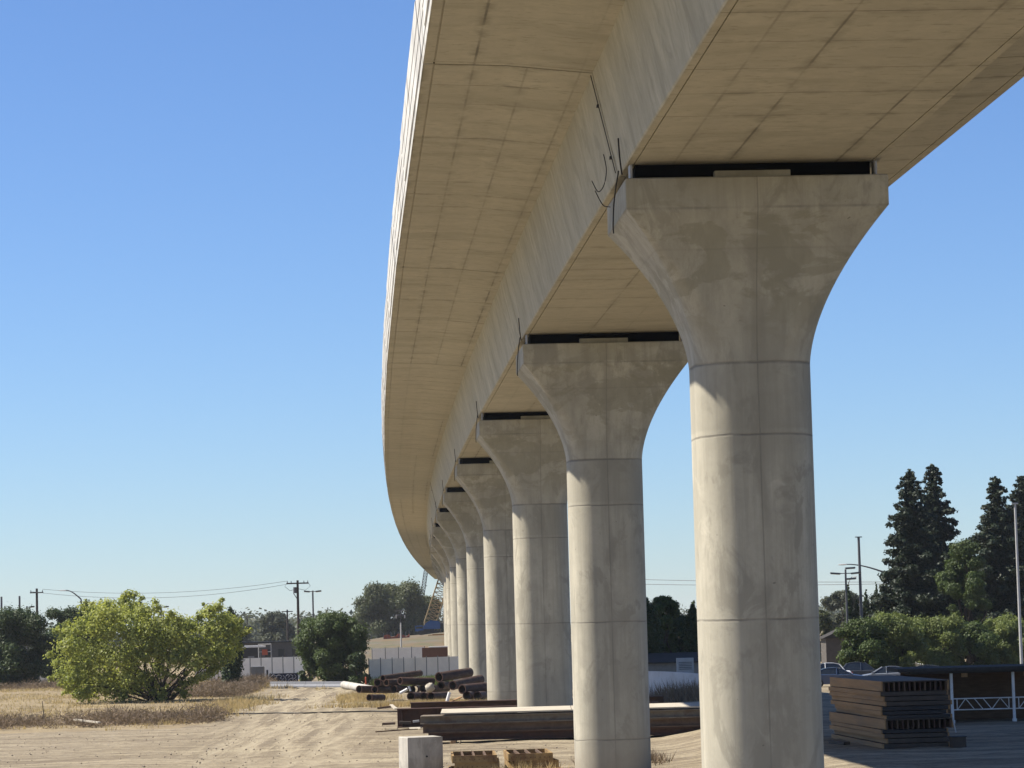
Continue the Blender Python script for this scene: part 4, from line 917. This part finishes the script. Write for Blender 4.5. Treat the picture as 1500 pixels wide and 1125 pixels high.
# brown container and white vehicle behind fence
p = G(640, 330); t = thing('brown_container', 'brown steel container behind the white fence, left of the far piers', 'container', p)
mb = MB(); mb.box((0, 0, 1.95), (3.4, 2.4, 1.75)); mb.box((0, 0, .5), (3.2, 2.2, 1.0))
for k in range(12): mb.box((-1.55+k*.28, -1.215, 1.95), (.12, .04, 1.6))
mb.build('container_box', MAT['containerbrown'], t); mb = MB(); mb.box((.4, 0, 2.90), (2.6, 2.4, .12)); mb.build('roof_sheet', MAT['white'], t)
p = on_bank(565, 395); t = thing('site_box', 'small dark grey box on the slope behind the white fence', 'box', p); mb = MB(); mb.box((0, 0, .55), (1.4, 1.2, 1.1)); mb.build('box_body', MAT['post'], t); mb = MB(); mb.box((0, 0, 1.14), (1.5, 1.3, .06)); mb.build('lid', MAT['darksteel'], t)
for lab, px, d, l_, rz_ in (('thin pale plank lying on the slope above the brown container', 640, 380, 3.6, 0.05), ('brown earth coloured timber heap on the slope below the crane', 640, 470, 3.0, 0.1)):
    p = on_bank(px, d, .12); mb = MB(); mb.box((0, 0, 0), (l_, .5, .12)); mb.box((.3, .1, .125), (l_*.7, .4, .12)) ; o = mb.build('timber', MAT['ply' if 'pale' in lab else 'wood']); o.location = p; o.rotation_euler = (0, 0, rz_); tag(o, lab, 'timber')

# ---------------------------------------------------------------- poles, lamps, wires
def pole(name, label, px, top, d, r_, mat, group=None, cat='pole', base=None):
    p = G(px, d) if base is None else base; h = P(px, top, d).z-p.z; t = thing(name, label, cat, p, 0, group)
    mb = MB(); mb.tube([(0, 0, -.3), (0, 0, h*.5), (0, 0, h)], [r_*1.25, r_*1.05, r_*.85], 10); mb.build('pole', MAT[mat], t, 60); return t, h
UG = 'wooden utility poles'
t, h = pole('utility_pole', 'tall wooden utility pole with crossarm and hanging wires behind the leafy tree', 438, 850, 330, .16, 'poledark', UG); U1 = t; hU1 = h
mb = MB(); mb.box((0, -.1, h-.35), (2.6, .12, .16)); mb.build('crossarm', MAT['poledark'], t)
for x_ in (-1.2, -.75, .75, 1.2): mb = MB(); mb.tube([(x_, -.1, h-.27), (x_, -.1, h-.05)], [.06, .04], 6); mb.build('insulator', MAT['metalpole'], t)
mb = MB(); mb.tube([(-.32, -.18, h-1.5), (-.32, -.18, h-.8)], .2, 10); mb.tube([(0, 0, h-2.3), (-.5, -.1, h-1.5)], .05, 5); mb.build('transformer', MAT['metalpole'], t)
for s_ in (-1, 1): mb = MB(); mb.tube([(s_*1.2, -.1, h-.2), (s_*1.5, -.1, h-.7), (s_*.9, -.1, h-1.2), (s_*.1, -.1, h-1.0)], .025, 5); mb.build('jumper_wire', MAT['cable'], t)
t, h = pole('utility_pole', 'wooden utility pole with short crossarm above the trees at left', 55, 862, 337, .16, 'poledark', UG); U2 = t; hU2 = h
mb = MB(); mb.box((0, -.1, h-.5), (1.6, .12, .14)); mb.build('crossarm', MAT['poledark'], t)
for x_ in (-.7, .7): mb = MB(); mb.tube([(x_, -.1, h-.43), (x_, -.1, h-.2)], [.06, .04], 6); mb.build('insulator', MAT['metalpole'], t)
t, h = pole('utility_pole', 'thinner distant utility pole before the domed tree', 422, 893, 450, .16, 'poledark', UG)
mb = MB(); mb.box((0, -.1, h-.3), (1.8, .12, .14)); mb.build('crossarm', MAT['poledark'], t)
t, h = pole('utility_pole', 'distant utility pole with double crossarm above the lime bush right side', 240, 905-10, 500, .16, 'poledark', UG)
for q in (.2, 1.1): mb = MB(); mb.box((.2, -.1, h-q), (2.2, .12, .14)); mb.build('crossarm', MAT['poledark'], t)
t, h = pole('utility_pole', 'faint distant pole with crossarm left of the domed tree', 363, 902, 640, .15, 'poledark', UG)
mb = MB(); mb.box((0, -.1, h-.3), (3.4, .12, .14)); mb.build('crossarm', MAT['poledark'], t)
GPl = 'plain poles above the left trees'
pole('metal_post', 'plain dark post at the far left picture edge', 3, 874, 320, .13, 'metalpole', GPl); pole('metal_post', 'plain dark post left of the crossarm pole', 29.5, 873, 320, .13, 'metalpole', GPl)
def cobra(label, px, top, d, dxpx, group, base=None):
    t, h = pole('street_lamp', label, px, top+14, d, .10, 'metalpole', group, 'street lamp', base); L = dxpx/F_PX*d; rise = 14/F_PX*d
    mb = MB(); mb.tube([(L*q, 0, h+rise*math.sin(q*math.pi/2)) for q in np.linspace(0, 1, 9)], [.09-.04*q for q in np.linspace(0, 1, 9)], 8); mb.build('arm', MAT['metalpole'], t, 60)
    s_ = 1 if L > 0 else -1
    mb = MB(); mb.loft([[(L+s_*x_, .16*w_*math.cos(a), h+rise-.02+.07*w_*math.sin(a)) for a in np.linspace(0, 6.283, 9)[:-1]] for x_, w_ in ((-.1, .4), (.1, 1), (.5, 1.1), (.75, .6))]); mb.build('lamp_head', MAT['metalpale'], t, 60)
GS = 'cobra head street lamps'
cobra('curved arm street lamp leaning left above the dark left trees', 120, 864, 345, -23, GS)
cobra('curved arm street lamp leaning right above the lime bush', 293, 884, 420, 15, GS)
cobra('curved arm street lamp reaching left from behind the twin redwoods', 1302, 825, 285, -58, GS)
cobra('small distant street lamp behind the four headed lamp post', 1245, 845, 460, 8, GS)
def boxlamp(label, px, top, d, heads, group, mat='metalpole', wpx=11):
    t, h = pole('lamp_post', label, px, top, d, .10, mat, group, 'lamp post'); w = wpx/F_PX*d
    for s_, dz in heads:
        mb = MB(); mb.tube([(0, 0, h-.1+dz), (s_*w*.55, -.0, h-.1+dz)], .045, 6); mb.build('bracket', MAT[mat], t)
        mb = MB(); mb.box((s_*w*.95, -.05, h-.08+dz), (w*.9, .5, .14), ry=R(-5)*s_); hd = mb.build('lamp_head', MAT['metalpole'], t)
        mb = MB(); mb.box((s_*w*.95, -.05, h-.165+dz), (w*.8, .4, .03), ry=R(-5)*s_); mb.build('lens', MAT['lampglass'], hd)
GB = 'parking lot lamp posts'
boxlamp('double headed box lamp post right of the tall utility pole', 460, 865, 300, ((-1, 0), (1, 0)), GB, wpx=9)
boxlamp('single headed box lamp post beside the crossarm pole at left', 40, 888, 330, ((1, 0),), GB, wpx=8)
boxlamp('single headed box lamp post above the lime bush', 237, 888, 340, ((1, 0),), GB, wpx=8)
boxlamp('four headed box lamp post right of the nearest pier', 1243, 834, 250, ((-1, -.25), (1, -.25), (.45, .2), (.5, -.75)), GB, wpx=16)
t, h = pole('light_pole', 'tall plain light pole with a flat cap right of the four headed lamp', 1264, 787, 250, .13, 'metalpole', None); mb = MB(); mb.box((0, 0, h+.03), (.6, .3, .08)); mb.build('flat_head', MAT['metalpole'], t)
t, h = pole('light_pole', 'pale light pole at the right edge before the redwoods', 1496, 738, 150, .072, 'metalpale', None); mb = MB(); mb.box((-.02, 0, h+.03), (.36, .2, .07)); mb.build('flat_head', MAT['metalpale'], t)
t, h = pole('camera_mast', 'pale mast with a cross shaped dark head in front of the big olive tree', 588, 912, 360, .11, 'metalpale', None, 'mast')
mb = MB(); mb.tube([(0, 0, h), (0, 0, h+1.6)], .05, 6); mb.tube([(-.75, 0, h+1.5), (.75, 0, h+1.5)], .05, 6); mb.tube([(-.65, 0, h+.95), (.65, 0, h+.95)], .09, 6); mb.build('head_frame', MAT['metalpole'], t)
for s_ in (-1, 1): mb = MB(); mb.box((s_*.55, -.1, h+.75), (.14, .25, .4)); mb.build('camera_box', MAT['metalpale'], t)
def wire(label, a, b, sag, r_=.022):
    a = Vector(a); b = Vector(b); mb = MB(); mb.tube([a.lerp(b, q)-a+Vector((0, 0, -sag*4*q*(1-q))) for q in np.linspace(0, 1, 21)], r_, 5); o = mb.build('power_line', MAT['post']); o.location = a; tag(o, label, 'wire', 'overhead wires')
L1 = Vector(U1.location); L2 = Vector(U2.location)
wire('upper overhead wire between the two crossarm poles at left', L1+Vector((-1.2, -.1, hU1-.05)), L2+Vector((.7, -.1, hU2-.1)), .9)
wire('lower overhead wire between the two crossarm poles at left', L1+Vector((-.75, -.1, hU1-.35)), L2+Vector((-.7, -.1, hU2-.35)), 1.2)
wire('overhead wire seen between the nearest piers and across the lamps, upper one', P(700, 838, 420), P(1345, 852, 300), .5, .035)
wire('overhead wire seen between the nearest piers and across the lamps, lower one', P(700, 846, 420), P(1345, 860-6, 300), .6, .035)

# ---------------------------------------------------------------- right side: panels, shed, cars, walls
D_S = 99.; c0 = G(1290, D_S); rz = R(4.5)
GF = 'wood and steel form panels in the right hand stack'
def form_panel(label, z, w, l, h, dx, drz, ribs):
    t = thing('formwork_unit', label, 'form panel', (c0.x+dx, c0.y, c0.z+z), rz+drz, GF)
    mb = MB(); mb.box((.03, l/2, h/2), (.06, l, h-.008)); mb.build('side_board', MAT['wood'], t)
    mb = MB(); mb.box((w-.03, l/2, h/2), (.06, l, h-.008)); mb.build('side_board', MAT['wood'], t)
    if ribs:
        mb = MB(); mb.box((w/2, l/2, h-.02), (w-.124, l, .04)); mb.build('face_sheet', MAT['steelblue'], t)
        n = 13
        for k in range(n): mb = MB(); mb.box((.10+k*(w-.2)/(n-1), l/2+.02, (h-.045)/2), (.055, l-.06, h-.048)); mb.build('rib', MAT['rust'] if k % 2 else MAT['rust2'], t)
    else:
        mb = MB(); mb.box((w/2, l/2+.01, h/2), (w-.124, l-.01, h-.03)); mb.build('face_sheet', MAT['steelblue'] if drz >= 0 else MAT['darksteel'], t)
    return t
z = 0.; lay = [(.17, 0, 0.), (.18, 0, .2), (.17, 0, .5), (.14, 0, -.3), (.36, 1, .9), (.14, 0, -.6), (.15, 0, -1.2), (.16, 0, -.2), (.17, 0, .4), (.18, 0, .6), (.17, 0, .0), (.36, 1, .1)]
words = ['bottom', 'second lowest', 'third lowest', 'fourth lowest', 'lower ribbed one', 'sixth lowest', 'seventh lowest, darkest', 'eighth lowest', 'fourth from the top', 'third from the top', 'second from the top', 'topmost, ribbed']
for i, (h, rb, dr) in enumerate(lay):
    form_panel('brown sided form panel, %s in the stack right of the nearest pier' % words[i], z, 2.42+.05*math.sin(i*2), 9.5, h-.006, .1*math.sin(i*1.7)+(-.05 if i == 0 else 0), R(dr), rb); z += h
p = G(1398, D_S-.6); t = thing('steel_box', 'small grey blue box on the ground at the right foot of the panel stack', 'box', p, R(3)); mb = MB(); mb.box((0, 0, .19), (.5, .5, .36)); mb.build('box_body', MAT['steelblue'], t); mb = MB(); mb.box((0, 0, .385), (.54, .54, .03)); mb.build('lid', MAT['darksteel'], t)
plank('short grey board lying left of the panel stack foot', G(1214, 104, .06), G(1236, 102.5, .06), .25, .1, 'steelblue')
plank('thin bent strip hanging at the right side of the panel stack', G(1396, 99, .5), G(1392, 99, 1.0), .06, .04, 'metalpale')
# open shed
p = G(1392, 120); zt_ = P(1392, 981, 120).z-p.z
t = thing('open_shed', 'dark open sided shed with white posts at the right edge', 'shed', p, R(-1))
mb = MB(); mb.box((2.2, 1.7, zt_+.02), (9.0, 4.4, .14), ry=R(0)); mb.box((2.4, 1.7, zt_-.10), (8.4, 4.0, .1)); mb.build('roof', MAT['roofdark'], t)
for k in range(3): mb = MB(); mb.tube([(k*2.62, 0, -.1), (k*2.62, 0, zt_-.15)], .065, 8); mb.tube([(k*2.62, 0, -.02), (k*2.62, 0, .12)], .10, 8); mb.build('post', MAT['white'], t)
mb = MB()
for k in range(18): mb.box((2.4, 3.4, .06+k*(zt_-.2)/18+.06), (8.3, .06, (zt_-.2)/18-.012))
mb.box((2.4, 3.47, (zt_-.2)/2), (8.3, .05, zt_-.16)); mb.build('back_wall', MAT['walldark'], t)
mb = MB(); mb.box((-1.9, 1.7, zt_/2-.1), (.08, 3.4, zt_-.3)); mb.build('side_wall', MAT['walldark'], t)
for x0_, nm in ((.06, 0), (2.68, 1)):
    mb = MB(); x1_ = x0_+2.5
    mb.tube([(x0_, 0, .55), (x1_, 0, .55)], .028, 6); mb.tube([(x0_, 0, 1.02), (x1_, 0, 1.02)], .028, 6)
    xs_ = np.linspace(x0_+.15, x1_-.15, 7)
    for k in range(6):
        if k in (2,): mb.tube([(xs_[k], 0, 1.02), (xs_[k+1], 0, .55)], .018, 5)
        else: mb.tube([(xs_[k], 0, .55 if k % 2 == 0 else 1.02), (xs_[k+1], 0, 1.02 if k % 2 == 0 else .55)], .018, 5)
    for x_ in (x0_+.15, x1_-.15): mb.tube([(x_, 0, .55), (x_, 0, 1.02)], .022, 5)
    mb.build('truss_rail', MAT['white'], t)
for x_ in (.55, 3.2): mb = MB(); mb.box((x_, -.1, zt_-.24), (.26, .1, .17)); mb.build('bracket_block', MAT['wood'], t)
# cars
def car(label, px, d, rz, paint, L=4.55, W2=.88, H=1.45, flip=1):
    t = thing('parked_car', label, 'car', G(px, d), rz, 'cars parked behind the form panels')
    hl = L/2
    low = [(-hl, .35), (-hl+.05, .22), (hl-.05, .22), (hl, .38), (hl-.02, .62), (hl-.35, .80), (hl-1.15, .93), (-hl+.9, .98), (-hl+.25, .95), (-hl+.02, .75)]
    mb = MB(); mb.loft([[(x_*k, y_, .22+(z_-.22)*zk) for x_, z_ in low] for y_, k, zk in ((-W2, .965, .93), (-W2*.9, 1, 1), (0, 1.01, 1.02), (W2*.9, 1, 1), (W2, .965, .93))]); mb.build('body', MAT[paint], t, 35)
    cab = [(-hl+.55, .93), (hl-1.2, .90), (hl-2.0, H-.05), (hl-2.55, H), (-hl+1.5, H-.02), (-hl+1.05, H-.12)]
    mb = MB(); mb.loft([[(x_*(1 if abs(y_) < .7 else .97), y_*(1 if z_ < 1 else .80), z_) for x_, z_ in cab] for y_ in (-W2*.93, -W2*.8, W2*.8, W2*.93)]); gl = mb.build('glasshouse', MAT['glass'], t, 30)
    mb = MB(); mb.loft([[(x_, y_, z_) for x_, z_ in ((hl-2.05, H-.055), (hl-2.55, H+.012), (-hl+1.5, H-.005), (-hl+1.02, H-.11), (-hl+1.0, H-.15), (-hl+1.5, H-.05), (hl-2.5, H-.035), (hl-2.0, H-.09))] for y_ in (-W2*.77, -W2*.5, W2*.5, W2*.77)]); mb.build('roof', MAT[paint], t, 35)
    for s_ in (-1, 1):
        for a, b in (((hl-1.2, .90), (hl-2.03, H-.06)), ((-hl+.6, .95), (-hl+1.05, H-.12)), ((-.1, .95), (-.1, H-.02))):
            mb = MB(); mb.tube([(a[0], s_*W2*.93, a[1]), (b[0], s_*W2*.76, b[1])], .04, 6); mb.build('pillar', MAT[paint], t)
        for x_ in (hl-.85, -hl+.85):
            mb = MB(); mb.tube([(x_, s_*(W2-.19), .31), (x_, s_*(W2+.005), .31)], .31, 18); w_ = mb.build('wheel', MAT['tyre'], t, 50)
            mb = MB(); mb.tube([(x_, s_*(W2-.02), .31), (x_, s_*(W2+.015), .31)], [.20, .17], 12); mb.build('rim', MAT['rim'], w_, 50)
        mb = MB(); mb.box((hl-1.35, s_*(W2+.06), .99), (.14, .18, .13)); mb.build('mirror', MAT[paint], t)
        mb = MB(); mb.box((hl-.16, s_*W2*.72, .66), (.24, .3, .12)); mb.build('headlight', MAT['lens'], t)
        mb = MB(); mb.box((-hl+.06, s_*W2*.72, .78), (.12, .3, .14)); mb.build('tail_light', MAT['redlens'], t)
    return t
car('blue grey parked car close to the nearest pier, second row front', 1226, 214, R(-4), 'carblue')
car('white roofed parked car nearest the pier, behind the blue grey one', 1206, 226, R(176), 'carwhite', H=1.62)
car('charcoal parked car behind the blue grey one', 1262, 227, R(-6), 'cardark', H=1.6)
car('silver roofed parked car in the middle, windscreen facing left', 1296, 214, R(172), 'carsilver')
car('dark parked car right of the silver one, windscreen facing left', 1350, 215, R(170), 'cardark')
car('white parked car far behind, bonnet glinting in the sun', 1322, 252, R(12), 'carwhite', H=1.55)
# house behind hedge
p = G(1237, 300); t = thing('small_house', 'small house with a low gable roof behind the parked cars', 'house', p); mb = MB(); mb.box((0, 0, 1.5), (4.4, 5, 3)); mb.build('wall', MAT['housedark'], t)
mb = MB(); mb.prism([(-2.6, 2.95), (2.6, 2.95), (0, 4.1)], -2.8, 2.8); mb.build('roof', MAT['roofdark'], t); mb = MB(); mb.box((.6, -2.52, 1.7), (1.3, .05, 1.1)); w_ = mb.build('window', MAT['glass'], t); mb = MB(); mb.box((.6, -2.54, 1.1), (1.5, .1, .08)); mb.build('sill', MAT['white'], w_)
# white wall and low building between the nearest piers
a = G(930, 190); b = G(1040, 186); d = b-a; t = thing('white_wall', 'low white wall seen between the two nearest piers', 'wall', a, math.atan2(d.y, d.x)); L = d.length
mb = MB(); n = 12; mb.loft([[(L*k/n, .1, -.1), (L*k/n, .1, 1.98-.10*(k/n)**2*3), (L*k/n, -.1, 1.98-.10*(k/n)**2*3), (L*k/n, -.1, -.1)] for k in range(n+1)]); mb.build('wall_face', MAT['wallwhite'], t)
p = G(985, 225); t = thing('low_building', 'low grey roofed building behind the white wall between the nearest piers', 'building', p); mb = MB(); mb.box((0, 2, 1.0), (8, 5, 2.0)); mb.build('wall', MAT['housewall'], t); mb = MB(); mb.prism([(-.9, 1.95), (5.2, 2.6), (5.2, 2.7), (-.9, 2.05)], -4.3, 4.3, 'x'); mb.build('roof', MAT['roofdark'], t)
p = G(1003, 219); t = thing('roof_unit', 'small boxy unit on the ground beside the low grey roof', 'unit', p); mb = MB(); mb.box((0, 0, 1.2), (1.3, 1, 2.4)); mb.build('unit_body', MAT['metalpale'], t)
mb = MB()
for k in range(5): mb.box((0, -.51, 1.55+k*.13), (1.0, .03, .06))
mb.build('vent_slats', MAT['post'], t)

# ---------------------------------------------------------------- far-off wood and the air
r = np.random.default_rng(77); C = []; RR = []
for k in range(420):
    y = r.uniform(820, 1300); x = r.uniform(-.21, .21)*y; rr = r.uniform(2.0, 4.5)*(1+.5*max(0, math.sin(x*.02+y*.01))); C.append((x, y, GZ+rr*.9)); RR.append(rr)
ho = thing('far_wood', '', ''); lv = leaves('far_wood_belt', C, RR, 60000, 1.0, MAT['leaf_grey'], None, .8, seed=78); bpy.data.objects.remove(ho)
tag(lv, 'far-off belt of grey green trees along the horizon', 'wood', kind='stuff')
mh = bpy.data.materials.new('haze_air'); mh.use_nodes = True; hn = mh.node_tree; hn.nodes.clear()
ho_ = hn.nodes.new('ShaderNodeOutputMaterial'); pv = hn.nodes.new('ShaderNodeVolumePrincipled'); pv.inputs['Density'].default_value = HAZE; pv.inputs['Color'].default_value = (.86, .90, .95, 1); pv.inputs['Anisotropy'].default_value = .2
hn.links.new(pv.outputs[0], ho_.inputs['Volume'])
mb = MB(); mb.v = [(x, y, z) for z in (-7.2, 24) for x, y in ((-3100, -500), (3100, -500), (3100, 4300), (-3100, 4300))]; mb.f = [(0, 3, 2, 1), (4, 5, 6, 7), (0, 1, 5, 4), (1, 2, 6, 5), (2, 3, 7, 6), (3, 0, 4, 7)]
o = mb.build('haze', mh); tag(o, kind='stuff')

# ---------------------------------------------------------------- light and sky
SUN_AZ, SUN_EL = R(172.5), R(51.)   # azimuth measured counter-clockwise from +X
sd = Vector((math.cos(SUN_AZ)*math.cos(SUN_EL), math.sin(SUN_AZ)*math.cos(SUN_EL), math.sin(SUN_EL)))
sun = bpy.data.objects.new('sun', bpy.data.lights.new('sun', 'SUN')); col.objects.link(sun)
sun.rotation_euler = (-sd).to_track_quat('-Z', 'Y').to_euler(); sun.location = (-40, 60, 60)
sun.data.energy = 5.0; sun.data.angle = R(.53); sun.data.color = (1, .93, .82)
w = bpy.data.worlds.new('World'); sc.world = w; w.use_nodes = True
nt = w.node_tree; bg = nt.nodes['Background']; sky = nt.nodes.new('ShaderNodeTexSky'); sky.sky_type = 'NISHITA'; sky.sun_disc = False
sky.sun_elevation = SUN_EL; sky.sun_rotation = math.atan2(sd.x, sd.y); sky.altitude = 90; sky.air_density = 1.0; sky.dust_density = .0; sky.ozone_density = 3.0
tint = nt.nodes.new('ShaderNodeMix'); tint.data_type = 'RGBA'; tint.blend_type = 'MULTIPLY'; tint.inputs[0].default_value = 1; tint.inputs[7].default_value = (.80, .985, 1.33, 1)
nt.links.new(sky.outputs[0], tint.inputs[6]); nt.links.new(tint.outputs[2], bg.inputs[0]); bg.inputs[1].default_value = .055
sc.view_settings.view_transform = 'Standard'; sc.view_settings.look = 'None'; sc.view_settings.exposure = .9; sc.view_settings.gamma = 1
sc.cycles.max_bounces = 8; sc.cycles.diffuse_bounces = 5; sc.cycles.transparent_max_bounces = 4
